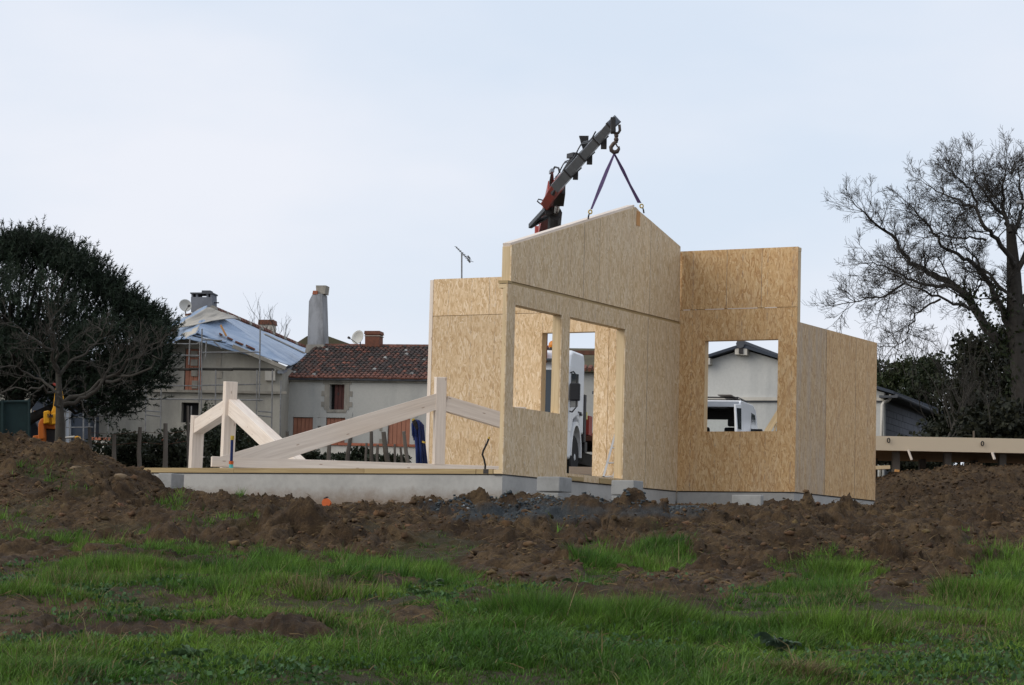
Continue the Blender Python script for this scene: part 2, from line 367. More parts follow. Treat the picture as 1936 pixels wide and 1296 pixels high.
# ------------------------------------------------------------------ terrain
_tab = [np.random.RandomState(100 + i).rand(256, 256) for i in range(6)]
def vnoise(x, y, k=0):
    T = _tab[k % 6]; xi = np.floor(x).astype(int); yi = np.floor(y).astype(int); fx = x - xi; fy = y - yi
    fx = fx * fx * (3 - 2 * fx); fy = fy * fy * (3 - 2 * fy); a, b, c, d = xi & 255, (xi + 1) & 255, yi & 255, (yi + 1) & 255
    return (T[a, c] * (1 - fx) + T[b, c] * fx) * (1 - fy) + (T[a, d] * (1 - fx) + T[b, d] * fx) * fy
def fbm(x, y, k=0, o=4, g=.5):
    s = 0; a = 1; n = 0
    for i in range(o): s = s + a * vnoise(x * 2 ** i + 17 * i, y * 2 ** i + 31 * i, k + i); n += a; a *= g
    return s / n
sst = lambda e0, e1, x: (lambda t: t * t * (3 - 2 * t))(np.clip((x - e0) / (e1 - e0), 0, 1))
_py = [-60, 0, 6, 12.5, 20, 26, 33, 40, 48, 56, 75, 95, 110, 150, 220, 600]
_pz = [-2.5, 0., .48, 1.02, 1.60, 2.02, 2.50, 2.76, 3.15, 3.62, 4.5, 5.7, 6.3, 7.2, 7.6, 7.6]
def base_z(x, y):
    return np.interp(y, _py, _pz) + .0 * x
def ground_px(px, py):
    """where the view ray through a photo point meets the smooth ground"""
    r = ray(px, py); lo, hi = 5., 60.
    for d in np.arange(8, 60, .25):
        P = EYE + r * d
        if P[2] <= base_z(P[0], P[1]): continue
    ds = np.arange(8, 45, .05); P = EYE[None] + r[None] * ds[:, None]; g = base_z(P[:, 0], P[:, 1]); i = np.argmax(P[:, 2] <= g)
    return P[i] if P[i][2] <= g[i] else P[-1]
MOUNDS = []      # (x, y, height, rx, ry)
for (px, py, h, rx, ry) in [(1310, 950, .20, .28, .3), (1352, 952, .20, .3, .25), (1203, 992, .24, .13, .18), (1060, 985, .14, .9, .5), (1495, 1045, .26, .45, .5), (1330, 1050, .22, .5, .8),
        (890, 1020, .18, .55, .5), (470, 960, .12, .6, .5), (360, 950, .12, .4, .4), (560, 975, .07, .6, .5), (690, 965, .05, .5, .5), (1740, 1050, .26, .6, .6), (1120, 1000, .20, .8, .6), (600, 1020, .16, .8, .6), (250, 990, .15, .8, .8),
        (760, 1000, .12, .7, .5), (980, 1060, .12, .5, .5), (1690, 1095, -.12, .5, .6), (960, 958, .12, .9, .4), (1600, 1000, .08, 1.2, .6)]:
    P = ground_px(px, py); MOUNDS.append((P[0], P[1], h, rx, ry))
def house_uv(x, y):
    dx = x - HO[0]; dy = y - HO[1]; return dx * HU[0] + dy * HU[1], dx * HV[0] + dy * HV[1]
def berm(x, y, z):
    px, py = project(np.stack([x, y, z], -1)); m = np.zeros_like(z)
    for (cx, cy, rx, ry) in MUD: m = np.maximum(m, np.exp(-((px - cx) / rx) ** 2 - ((py - cy) / ry) ** 2))
    return m * .085 * (y > 9) * (y < 24)
def smooth_z(x, y):
    z = base_z(x, y)
    lm = np.interp(x, [-30, -10, -6.4, -5.5, -4.9, -4.45, -4.15, -3.6], [1.0, .98, .86, .75, .63, .38, .12, 0]) * np.exp(-((y - 30.3 + .25 * (x + 5)) / 2.6) ** 2)
    rm = np.interp(x, [6.1, 6.5, 7.0, 9, 13, 20], [0, .45, .66, .82, .9, .5]) * np.exp(-((y - 44.6) / 1.9) ** 2)
    hu, hv = house_uv(x, y); z = z - .20 * sst(-5.5, -2.2, hu) * sst(.8, -.6, hu) * sst(-6.6, -5.4, hv) * sst(1.2, -.4, hv) - .07 * sst(-.5, .4, hv) * sst(5.5, 3.5, hv) * sst(2.5, 4.5, hu) * sst(11, 9.5, hu)
    z = z + lm * .80 + rm * .86
    for (mx_, my_, h, rx, ry) in MOUNDS: z = z + h * np.exp(-((x - mx_) / rx) ** 2 - ((y - my_) / ry) ** 2)
    return z + berm(x, y, z)
_gx = [0, 100, 200, 280, 400, 520, 600, 680, 760, 850, 900, 1000, 1100, 1200, 1300, 1360, 1420, 1500, 1600, 1660, 1720, 1760, 1830, 1880, 1936]
_gy = [1088, 1066, 1052, 1042, 1048, 1062, 1072, 1060, 1042, 1072, 1108, 1130, 1136, 1138, 1134, 1130, 1106, 1084, 1068, 1096, 1130, 1130, 1092, 1070, 1052]
MUD = [(60, 1150, 150, 13), (330, 1138, 190, 11), (520, 1128, 60, 16), (40, 1196, 130, 12), (250, 1190, 150, 10), (470, 1184, 130, 11), (790, 1162, 60, 12), (640, 1108, 110, 9), (560, 1192, 70, 10), (905, 1137, 40, 8), (1150, 1130, 120, 8), (1690, 1100, 60, 22)]
MUD = [(a, b, c, d * 1.3) for a, b, c, d in MUD]
GRS = [(330, 958, 30, 17), (492, 992, 26, 12), (1135, 1072, 34, 26), (1255, 1062, 52, 26), (835, 1040, 60, 22), (1822, 1036, 26, 12), (430, 944, 30, 6), (780, 952, 70, 7), (1055, 1022, 20, 8), (60, 960, 40, 20), (100, 900, 60, 14), (450, 985, 60, 8), (950, 948, 18, 5), (1250, 1010, 60, 5), (20, 980, 60, 20), (430, 1000, 80, 9), (70, 1015, 90, 14), (230, 1000, 60, 9), (150, 940, 50, 9), (700, 1005, 50, 6)]
def grass_mask(x, y, z):
    P = np.stack([x, y, z], -1); px, py = project(P)
    nz_ = fbm(x * 1.3, y * 1.3, 2, 4) - .5
    g = sst(-14, 16, py - np.interp(px, _gx, _gy) + nz_ * 95)
    m = np.zeros_like(g)
    for (cx, cy, rx, ry) in MUD: m = np.maximum(m, sst(1.5, .6, np.sqrt(((px - cx) / rx) ** 2 + ((py - cy) / ry) ** 2) + nz_ * 2.6))
    g = g * (1 - m)
    for i, (cx, cy, rx, ry) in enumerate(GRS): g = np.maximum(g, (.95 if i < 6 else .55) * sst(1.5, .7, np.sqrt(((px - cx) / rx) ** 2 + ((py - cy) / ry) ** 2) + nz_ * 2.0))
    g = np.where(y > 33.2, 0, g); g = np.where(np.abs(px - 968) > 1100, np.where(y < 21, g, 0), g)
    return g
def gravel_mask(x, y, z):
    px, py = project(np.stack([x, y, z], -1)); n = fbm(x * 2, y * 2, 3, 3) - .5
    a = np.sqrt(((px - 1010) / 165) ** 2 + ((py - 967) / 15) ** 2); b = np.sqrt(((px - 1240) / 90) ** 2 + ((py - 968) / 9) ** 2)
    return np.maximum(sst(1.3, .6, a + n * 1.6), .7 * sst(1.3, .6, b + n * 2))
def worley(x, y, k):
    xi, yi = np.floor(x).astype(int), np.floor(y).astype(int); best = np.full(x.shape, 9.); hv = np.zeros(x.shape); A_, B_, C_ = _tab[k % 6], _tab[(k + 1) % 6], _tab[(k + 2) % 6]
    for dx in (-1, 0, 1):
        for dy in (-1, 0, 1):
            cx, cy = xi + dx, yi + dy; a, b = cx & 255, cy & 255; d = (cx + A_[a, b] - x) ** 2 + (cy + B_[a, b] - y) ** 2; m = d < best; best = np.where(m, d, best); hv = np.where(m, C_[a, b], hv)
    return np.sqrt(best), hv
def detail_z(x, y, g):
    rough = sst(18.5, 22, y) * sst(46, 42, y) * (1 - .75 * g) + .10 + .45 * (1 - g) * sst(20, 18, y)
    r1 = np.abs(fbm(x * 1.1 + 3, y * 1.1, 0, 3) - .5) * 2
    cl = fbm(x * 3.2, y * 2.6, 1, 4, .55) - .5
    cl2 = np.abs(fbm(x * 7.5, y * 6, 4, 3, .6) - .5) * 2
    rut = np.sin((y + .35 * x + fbm(x * .5, y * .5, 5, 2) * 3) * 5.2) * .035 * sst(.45, .7, vnoise(x * .35 + 5, y * .35, 2))
    wx, wy = x + (fbm(x * 5, y * 5, 2, 3) - .5) * .35, y + (fbm(x * 5 + 7, y * 5, 3, 3) - .5) * .35
    d1, h1 = worley(wx * 3.4, wy * 2.9, 0); d2, h2 = worley(wx * 8.5, wy * 7., 1); d3, h3 = worley(wx * 19, wy * 15., 3); pat = sst(.38, .62, fbm(x * .9 + 4, y * .9, 5, 3))
    lump = (np.clip(1 - (d1 / .72) ** 2, 0, 1) ** .6 * h1 ** 2 * .17 + np.clip(1 - (d2 / .7) ** 2, 0, 1) ** .6 * h2 ** 1.5 * .095) * (.35 + .65 * pat) + np.clip(1 - (d3 / .7) ** 2, 0, 1) ** .6 * h3 * .032 + (fbm(x * 22, y * 18, 2, 3, .6) - .5) * .035
    u, v = house_uv(x, y)
    near = sst(-1.6, -.2, u) * sst(-9.8, -9, v) * sst(3.8, 2.5, v) * sst(10.4, 9.6, u)
    damp = 1 - .8 * near
    return ((.5 - r1) * .12 + cl * .15 + (cl2 - .4) * .05 + rut + lump - .06) * rough * damp + (fbm(x * .8, y * .8, 3, 3) - .5) * .12 * g
def full_z(x, y):
    z = smooth_z(x, y); g = grass_mask(x, y, z); z = z + detail_z(x, y, g)
    u, v = house_uv(x, y); ins = (u > .12) & (u < 9.1) & (v > -9.2) & ((v < -.12) | ((u > a_ + .12) & (v < b_ - .12)))
    return np.where(ins, np.minimum(z, HO[2] - .35), z), g
a_, b_, c_, hB = 5.7005, 1.9536, 3.5535, 3.7524
rows = np.concatenate([np.array([-60, -30, -10, 0, 4, 7, 9]), np.linspace(10, 20, 180)[:-1], np.linspace(20, 34.5, 520)[:-1], np.linspace(34.5, 48, 150), np.array([49, 50, 52, 55, 60, 66, 75, 90, 110, 150, 220, 400, 600])])
cs = np.concatenate([-np.array([400, 60, 14, 5, 2.2, 1.5, 1.2]), np.linspace(-1, 1, 500)[1:-1], np.array([1.2, 1.5, 2.2, 5, 14, 60, 400])])
hw = .24 * np.clip(rows, 12, 60) + 1.2
XX = np.where(np.abs(cs)[None, :] <= 1.5, cs[None, :] * hw[:, None], np.sign(cs)[None, :] * (1.5 * hw[:, None] + (np.abs(cs)[None, :] - 1.5) * 2.)); YY = np.repeat(rows[:, None], len(cs), 1)
ZZ, GG = full_z(XX, YY); GV = gravel_mask(XX, YY, ZZ) * (YY > 24) * (YY < 40)
nr, nc = XX.shape; idx = np.arange(nr * nc).reshape(nr, nc)
FF = np.stack([idx[:-1, :-1], idx[:-1, 1:], idx[1:, 1:], idx[1:, :-1]], -1).reshape(-1, 4)
gcol = np.stack([np.where(YY > 52, .8, GG * .7), GV, np.zeros_like(GG)], -1).reshape(-1, 3)
ground = np_mesh('ground', np.stack([XX, YY, ZZ], -1).reshape(-1, 3), FF, 'soil', colors=gcol, smooth=True); tag(ground, 'sloping churned brown earth with grass in front of the house', kind='structure')
def zg(x, y): return float(full_z(np.array([float(x)]), np.array([float(y)]))[0][0])

# ------------------------------------------------------------------ house under construction
FA = Frame(HO, HU, HV); FB = Frame(hp(a_, 0, 0), HV, -HU); FC = Frame(hp(a_, b_, 0), HU, HV); U_D = 3.85; FD = Frame(hp(U_D, 0, 0), HV, -HU)
T_W = .145
def sheet(F, rect, holes, o0, o1, mat, parent, name='osb_sheet'):
    """one board cut round the openings that cross it"""
    a0, a1, z0, z1 = rect
    xs = sorted({a0, a1} | {x for h in holes for x in h[:2] if a0 < x < a1}); zs = sorted({z0, z1} | {x for h in holes for x in h[2:] if z0 < x < z1})
    ins = lambda i, j: 0 <= i < len(xs) - 1 and 0 <= j < len(zs) - 1 and not any(h[0] - 1e-6 <= (xs[i] + xs[i + 1]) / 2 <= h[1] and h[2] <= (zs[j] + zs[j + 1]) / 2 <= h[3] for h in holes)
    m = MB(); off = (0, 0)
    def q(P, uv): b = m._add(P); m.f.append((b, b + 1, b + 2, b + 3)); m.uv.append(uv)
    for i in range(len(xs) - 1):
        for j in range(len(zs) - 1):
            if not ins(i, j): continue
            xa, xb, za, zb = xs[i], xs[i + 1], zs[j], zs[j + 1]; uv = [(xa, za), (xb, za), (xb, zb), (xa, zb)]
            q([F.p(x, z, o1) for x, z in uv], uv); q([F.p(x, z, o0) for x, z in uv[::-1]], uv[::-1])
            if not ins(i - 1, j): q([F.p(xa, za, o0), F.p(xa, za, o1), F.p(xa, zb, o1), F.p(xa, zb, o0)], [(xa, za), (xa + .02, za), (xa + .02, zb), (xa, zb)])
            if not ins(i + 1, j): q([F.p(xb, za, o1), F.p(xb, za, o0), F.p(xb, zb, o0), F.p(xb, zb, o1)], [(xb, za), (xb + .02, za), (xb + .02, zb), (xb, zb)])
            if not ins(i, j - 1): q([F.p(xa, za, o0), F.p(xb, za, o0), F.p(xb, za, o1), F.p(xa, za, o1)], [(xa, za), (xb, za), (xb, za + .02), (xa, za + .02)])
            if not ins(i, j + 1): q([F.p(xa, zb, o1), F.p(xb, zb, o1), F.p(xb, zb, o0), F.p(xa, zb, o0)], [(xa, zb), (xb, zb), (xb, zb + .02), (xa, zb + .02)])
    return m.build(name, mat, parent)
def stud(F, a0, a1, z0, z1, parent, o0=-T_W, o1=-.021, mat='spruce_yellow', name='stud'):
    return MB().fbox(F, a0, a1, z0, z1, o0, o1).build(name, mat, parent)
house = thing('timber_house', hp(3, 0, 0), 'unfinished timber house with strand board walls on a grey concrete base', 'house')
def wall(F, a0, a1, z0, z1, seams, hseams, holes, mat, lab, o=0., mats=None, studs_at=()):
    pn = MB()  # bottom plate carries the wall panel
    pn.fbox(F, a0 + .003, a1 - .003, z0 + .004, z0 + .06, o - T_W, o - .021); wp = pn.build('wall_panel', 'spruce_yellow', house); wp['label'] = lab
    stud(F, a0 + .003, a1 - .003, z1 - .06, z1 - .004, wp, o - T_W, o - .021, name='top_plate')
    g = .0025; zs = [z0] + list(hseams) + [z1]
    for i in range(len(zs) - 1):
        ss = [a0] + list(seams[i]) + [a1]
        for j in range(len(ss) - 1):
            sheet(F, (ss[j] + (g if j else 0), ss[j + 1] - (g if j < len(ss) - 2 else 0), zs[i] + (g * 1.6 if i else 0), zs[i + 1] - (g * 1.6 if i < len(zs) - 2 else 0)), holes, o - .019, o + rng.uniform(-.0015, .0015), (mats or {}).get((i, j), mat), wp)
    for (h0, h1, hz0, hz1) in holes:
        top = hz1; lo = max(z0 + .06, hz0 - .06)
        stud(F, h0 - .058, h0 + .002, lo, top + .06, wp, o - T_W, o - .021, name='jamb'); stud(F, h1 - .002, h1 + .058, lo, top + .06, wp, o - T_W, o - .021, name='jamb')
        stud(F, h0 + .004, h1 - .004, top - .002, top + .07, wp, o - T_W, o - .021, name='lintel')
        if hz0 > .3: stud(F, h0 + .004, h1 - .004, hz0 - .06, hz0 + .002, wp, o - T_W, o - .021, name='sill')
    for s in list(studs_at):
        if all(not(h[0] - .1 < s < h[1] + .1) for h in holes): stud(F, s - .0225, s + .0225, z0 + .062, z1 - .062, wp, o - T_W, o - .021)
    return wp
H1 = 2.6
winA = (.2398, 1.6437, .9276, 2.3325); doorA = (1.9033, 3.7351, .10, 2.3337)
wA = wall(FA, 0, a_ - .001, 0, H1, [[4.52]], [], [winA, doorA], 'osb_grey', 'greyed lower wall with window and door openings', studs_at=(4.52, 5.1, 5.6))
MB().fbox(FA, .003, .048, .062, H1 - .062, -.068, -.021).build('end_stud', 'spruce_yellow', wA)
winB = (.4238, 1.649, .9212, 2.3351)
wB = wall(FB, -.14, b_, 0, hB, [[], [.776, 1.36]], [2.825], [winB], 'osb_warm', 'orange strand board wall with square window opening', studs_at=(-.1, .776, 1.36, b_ - .03))
MB().fbox(FB, -.13, b_ - .06, 2.79, 2.86, -.10, -.021).build('joint_rail', 'treated_wood', wB)
for (s0, s1) in ((.05, .16), (.25, .27), (.42, .74), (.80, 1.30), (1.42, 1.62)):      # pale strips stand in for light passing through the open joint
    MB().fbox(FB, s0, s1, 2.818, 2.832, -.018, .004).build('joint_light_strip', 'spruce', wB)
wC = wall(FC, .001, c_, 0, H1, [[1.256, 2.575]], [], [], 'osb_weathered', 'weathered grey strand board end wall', studs_at=(.03, .62, 1.256, 1.9, 2.575, c_ - .03), mats={(0, 1): 'osb_warm', (0, 2): 'osb_warm'})
holeD = (-1.462, -.565, -.1, 2.325)
wD = wall(FD, -3.40, -.15, 0, 3.21, [[-2.15, -.33], [-2.4]], [2.63], [holeD], 'osb_light', 'fresh pale strand board wall with a tall door opening', studs_at=(-2.7, -2.15, -2.4, -.33))
MB().fbox(FD, -3.39, -.16, 2.60, 2.66, -.10, -.021).build('joint_rail', 'spruce_yellow', wD)
MB().fbox(FD, -3.462, -3.403, 0, 3.20, -T_W, .006).build('corner_post', 'spruce', wD)
MB().fbox(FA, -.005, .115, H1 + .004, H1 + .040, -.145, .006).build('plate_end', 'treated_wood', house)
MB().fbox(FA, .118, a_ - .01, H1 + .003, H1 + .039, -.14, -.016).build('joint_plate', 'treated_wood', house)
MB().fbox(FA, 1.95, 2.42, .003, .062, -.10, .016).build('door_sill_block', 'treated_wood', house); MB().fbox(FA, 2.95, 3.70, .003, .075, -.10, .016).build('door_sill_block', 'treated_wood', house)
MB().fbox(FA, 1.88, 3.76, .063, .099, -.12, -.02).build('threshold', 'osb_light', house)

# gable panel hanging from the crane, just set down
gp = thing('gable_panel', hp(3, 0, H1 + .03), 'grey strand board gable panel with pale edge, hanging from the slings', 'wall panel')
zb = H1 + .042; GT = [(.092, zb), (a_ - .012, zb), (5.645, 3.826), (4.18, 4.15), (4.16, 4.17), (4.0, 4.215), (.088, 3.134)]
top_l = lambda u: 3.134 + (u - .088) * (4.215 - 3.134) / 3.912
top_r = lambda u: 4.17 + (u - 4.16) * (3.826 - 4.17) / 1.485
def gsheet(u0, u1):
    pts = [(u0, zb), (u1, zb)]
    if u1 > 4.0:
        pts += [(u1, top_r(u1)), (4.02, 4.195)] + ([(4.0, 4.215)] if u0 < 4.0 else []) 
    else: pts += [(u1, top_l(u1))]
    pts += [(u0, top_l(u0))]
    m = MB().fprism(FA, pts, -.019, .001 + rng.uniform(-.001, .001)); return m.build('osb_sheet', 'osb_grey', gp)
for s0, s1 in ((.088, 2.298), (2.302, 2.80), (2.804, 4.65)): gsheet(s0, s1) if s1 < 4 else None
MB().fprism(FA, [(2.804, zb), (4.548, zb), (4.548, top_r(4.548)), (4.15, 4.165), (4.0, 4.215), (2.804, top_l(2.804))], -.019, .0005).build('osb_sheet', 'osb_grey', gp)
MB().fprism(FA, [(4.552, zb), (5.69, zb), (5.655, top_r(5.655)), (4.552, top_r(4.552))], -.019, .0).build('osb_sheet', 'osb_grey', gp)
MB().beam(FA.p(.10, 3.134 + .0, -.083), FA.p(4.0, 4.215, -.083), .12, .07, HV).build('edge_rafter', 'spruce', gp)
MB().beam(FA.p(4.16, 4.15, -.083), FA.p(5.64, 3.80, -.083), .12, .05, HV).build('edge_rafter', 'spruce', gp)
MB().fbox(FA, .092, .15, zb, 3.12, -.145, -.021).build('end_stud', 'spruce_yellow', gp)
for s in (.75, 1.4, 2.05, 2.7, 3.35): MB().fbox(FA, s, s + .045, zb, top_l(s) - .05, -.145, -.021).build('stud', 'spruce_yellow', gp)
MB().fbox(FA, .16, 5.68, zb - .0, zb + .05, -.145, -.021).build('bottom_rail', 'spruce_yellow', gp)
MB().fbox(FA, 4.03, 4.15, 3.94, 4.16, -.03, .006).build('ridge_pocket_board', 'orange_board', gp)

# thin dark strips added in the sheet joints, standing in for dark gaps
simple('seam_dark', (.22, .18, .15), (.36, .30, .25), .8, 14)
for F_, a, z0, z1, par in ((FA, 2.30, zb, top_l(2.3) - .02, gp), (FA, 2.802, zb, top_l(2.8) - .02, gp), (FA, 4.55, zb, 4.05, gp), (FA, 4.52, .01, H1 - .01, wA), (FB, .776, 2.835, hB - .01, wB), (FB, 1.36, 2.835, hB - .01, wB), (FC, 1.256, .01, H1 - .01, wC), (FC, 2.575, .01, H1 - .01, wC), (FD, -2.15, .01, 2.62, wD), (FD, -2.4, 2.64, 3.19, wD)):
    MB().fbox(F_, a - .0022, a + .0022, z0, z1, -.0185, .0026).build('seam_line', 'seam_dark', par)

# concrete base
base = thing('concrete_foundation', hp(3, -2, -.6), 'grey rendered concrete foundation wall and slab under the timber house', 'foundation')
MB().fbox(Frame(hp(0, 0, 0), HV, -HU), -9.3, -.012, -1.3, -.016, -.2, -.012).build('foundation_wall', 'render_concrete', base)
MB().fbox(FA, .205, a_ - .02, -1.3, -.016, -.2, -.014).build('foundation_wall', 'render_concrete', base)
MB().fbox(FB, .0, b_ - .014, -1.3, -.016, -.2, -.012).build('foundation_wall', 'render_concrete', base)
MB().fbox(FC, .205, c_ - .004, -1.3, -.016, -.2, -.014).build('foundation_wall', 'render_concrete', base)
MB().prism([hp(.2, -9.3, -.2), hp(.2, -.21, -.2), hp(a_ + .2, -.21, -.2), hp(a_ + .2, b_ - .22, -.2), hp(9.2, b_ - .22, -.2), hp(9.2, -9.3, -.2)], (0, 0, .178)).build('floor_slab', 'render_concrete', base)
dm = MB(); dm.fbox(FA, -.01, a_ - .012, -.015, -.001, -.14, -.006); dm.fbox(FB, .0, b_ - .006, -.0145, -.001, -.14, -.006); dm.fbox(FC, .0, c_ - .006, -.015, -.001, -.14, -.006); dm.fbox(Frame(hp(0, 0, 0), HV, -HU), -9.25, -.15, -.0142, -.001, -.14, -.006)
dm.build('shadow_gap_strip', 'black_plastic', base)  # black strip stands in for the shadow gap between boards and concrete
sp0 = -9.25
for s1 in (-7.1, -4.4, -2.2, -.42):
    o = MB().fbox(Frame(hp(0, 0, 0), HV, -HU), sp0 + .004, s1, .0, .068, -.13, .004).build('sole_plate', 'treated_wood', base); sp0 = s1
MB().fbox(Frame(hp(0, 0, 0), HV, -HU), -.41, -.155, .0, .066, -.13, .004).build('sole_plate', 'treated_wood', base)
MB().fbox(Frame(hp(0, 0, 0), HV, -HU), -.30, -.22, .004, .064, .003, .007).build('bracket', 'steel_dark', base)

# ------------------------------------------------------------------ timber trusses on the slab
def truss(name, label, P, side, wd):
    """P: dict of member -> (p0, p1, depth of the member in its plane)"""
    c = np.mean([np.array(m[1]) for m in P], 0); o = thing(name, (c[0], c[1], HO[2]), label, 'roof truss', 'white timber trusses on the slab')
    for mem in P:
        if mem[0] == 'poly':
            e = Vector(side).normalized() * wd * .92; MB().prism([Vector(p) - e / 2 for p in mem[2]], e).build(mem[3], 'spruce', o, bevel=.004, segs=1); continue
        (nm, p0, p1, ht) = mem; MB().beam(p0, p1, wd * (1 if 'post' in nm else .92), ht, side).build(nm, 'spruce', o, bevel=.004, segs=1)
    return o
def line_depth(d0, x0, ang):
    """depth along a plan line that passes photo column x0 at depth d0 and recedes to the right by ang"""
    X0 = (x0 - 968) / F_PX * d0; k = math.tan(R_(ang)); return lambda x: (d0 - k * X0) / (1 - k * (x - 968) / F_PX)
L1 = line_depth(36.15, 400, 12); q1 = lambda x, y: at(x, y, L1(x))
zfl = HO[2]
def mid(a, b): return (np.array(a) + np.array(b)) / 2
nA = (math.sin(R_(12)), -math.cos(R_(12)), 0)
ch0, ch1 = q1(400, 864.3), q1(985, 878.2); ch0 = np.array([ch0[0], ch0[1], zfl + .165]); ch1 = np.array([ch1[0], ch1[1], zfl + .165])
truss('porch_truss', 'long white timber truss standing across the slab in front of the pale wall', [
    ('bottom_chord', ch0, ch1, .15),
    ('poly', q1(600, 840), [q1(408, 866.3), q1(470, 867.8), q1(540, 868.8), q1(826, 775), q1(826, 744)], 'long_rafter'),
    ('short_rafter', mid(q1(841, 748), q1(841, 779)), mid(q1(975, 790), q1(975, 817)), .225),
    ('king_post', mid(q1(821, 878), q1(837, 878)), mid(q1(824, 714), q1(842, 713)), .155),
    ('end_post', q1(981, 880), q1(983, 770), .15)], nA, .20)
L2 = line_depth(36.9, 572, -68.5); q2 = lambda x, y, d: at(x, y, d)
t2 = np.array([math.cos(R_(68.5)), -math.sin(R_(68.5)), 0])
foot = at(572, 862, 36.9); foot = np.array([foot[0], foot[1], zfl + .16])
def solve2(px):
    A = np.array([[t2[0], -ray(px, 800)[0]], [t2[1], -ray(px, 800)[1]]]); s, d = np.linalg.solve(A, np.array([-foot[0], -foot[1]])); return d
dk, de = solve2(434), solve2(374)
n2_ = (-t2[1] * -1, t2[0] * -1, 0)
kp0, kp1 = at(429, 880, dk), at(436, 722, dk); kp0[2] = zfl + .05
truss('porch_truss', 'white timber truss seen end on behind the blue prop at the left', [
    ('bottom_chord', np.array([foot[0], foot[1], zfl + .13]), np.array([*at(370, 878, de)[:2], zfl + .13]), .12),
    ('long_rafter', foot + np.array([0, 0, -.06]), mid(at(440, 752, dk), at(440, 786, dk)), .26),
    ('short_rafter', mid(at(432, 757, dk), at(432, 785, dk)), mid(at(374, 795, de), at(374, 822, de)), .24),
    ('king_post', kp0, kp1, .17),
    ('end_post', np.array([*at(369, 880, de)[:2], zfl + .05]), at(374, 786, de), .20)], (t2[1], -t2[0], 0), .20)
# strut with coloured foot
pr = thing('steel_prop', at(437, 884, 35.9), 'dark blue adjustable prop with orange and turquoise foot by the trusses', 'prop')
MB().tube([at(437.5, 872, 35.9), at(439, 828, 35.9)], .021, 8).build('tube', 'pipe_blue', pr); MB().tube([at(437, 878, 35.9), at(437.4, 872, 35.9)], .034, 8).build('collar', 'pipe_orange', pr)
MB().tube([at(437, 885, 35.9), at(437, 878, 35.9)], .03, 8).build('foot', 'pipe_cyan', pr); MB().tube([at(439, 832, 35.9), at(439.5, 824, 35.9)], .028, 8).build('head', 'eye_yellow', pr)
# conduits rising out of the slab
d = 37.6
pb = thing('blue_pipe_bundle', at(795, 872, d), 'bundle of blue water pipes arching up out of the slab', 'pipes')
for i in range(9):
    x0 = 789 + i * 1.9; dz = rng.uniform(-3, 3); dd = d + rng.uniform(-.12, .12)
    MB().tube([at(x0 + (3 if i > 4 else 0), 885, dd), at(x0 - 1, 850, dd), at(x0 - 3.5, 820 + dz, dd), at(x0 - 5, 803 + dz, dd), at(x0 - 7 - i * .3, 797 + dz + abs(i - 4) * .8, dd), at(x0 - 9 - i * .8, 804 + dz, dd), at(x0 - 8 - i * .4, 830 + dz * 2, dd)], .022, 6).build('pipe', 'pipe_blue', pb, smooth=True)
MB().tube([at(789, 812, d - .1), at(785, 801, d - .1), at(782, 795, d - .1)], [.03, .04, .035], 6).build('dark_sleeve', 'black_plastic', pb); MB().tube([at(782, 795, d - .1), at(780.5, 792, d - .1)], .025, 6).build('yellow_tip', 'eye_yellow', pb); MB().tube([at(801, 838, d - .15), at(802, 835, d - .15)], .03, 6).build('yellow_tape', 'eye_yellow', pb)
d = 34.35
cb = thing('black_conduit', at(917, 887, d), 'bent black conduit sticking up from the slab before the pale wall', 'conduit')
MB().tube([at(917, 889, d), at(917.5, 880, d), at(915, 868, d), at(912, 860, d), at(914, 852, d), at(920, 840, d), at(924, 830, d)], .014, 6).build('pipe', 'black_plastic', cb, smooth=True); MB().tube([at(924, 830, d), at(925.3, 826, d)], .014, 6).build('tip', 'eye_yellow', cb); MB().tube([at(917, 850, d), at(917.3, 832, d)], .004, 4).build('wire', 'rust', cb)
# step ladder leaning in the doorway, timber offcut on the floor
ld = thing('ladder', hp(3.2, -.35, 0), 'aluminium ladder leaning inside the tall doorway', 'ladder'); d = 37.12
MB().beam(at(1140, 905, d), at(1163, 822, d + .04), .022, .03).build('rail', 'aluminium', ld); MB().beam(at(1159, 904, d + .02), at(1179, 832, d + .04), .022, .03).build('rail', 'aluminium', ld)
for k, yy in enumerate((902, 876, 847.5)): f = (905 - yy) / 83.; MB().tube([at(1140 + 23 * f, yy, d + .04 * f), at(1159 + 20 * f, yy - 1, d + .02 + .02 * f)], .013, 6).build('rung', 'aluminium', ld)
MB().tube([at(1134, 906, d), at(1141, 903, d), at(1146, 907, d - .02)], .025, 6).build('rubber_foot', 'black_plastic', ld)
d = 39; tag(MB().beam(at(1076, 890, d), at(1122, 891, d), .1, .12).build('timber_offcut', 'spruce'), 'pale planed timber offcut lying behind the doorway', 'timber')
d = 46; bt = thing('wooden_brace', at(1440, 830, d), 'yellow plank brace behind the corner of the square window', 'brace')
MB().beam(at(1430, 850, d), at(1476, 775, d), .05, .11).build('plank', 'spruce_yellow', bt); MB().beam(at(1462, 826, d), at(1468, 800, d), .05, .03).build('batten', 'spruce_yellow', bt)

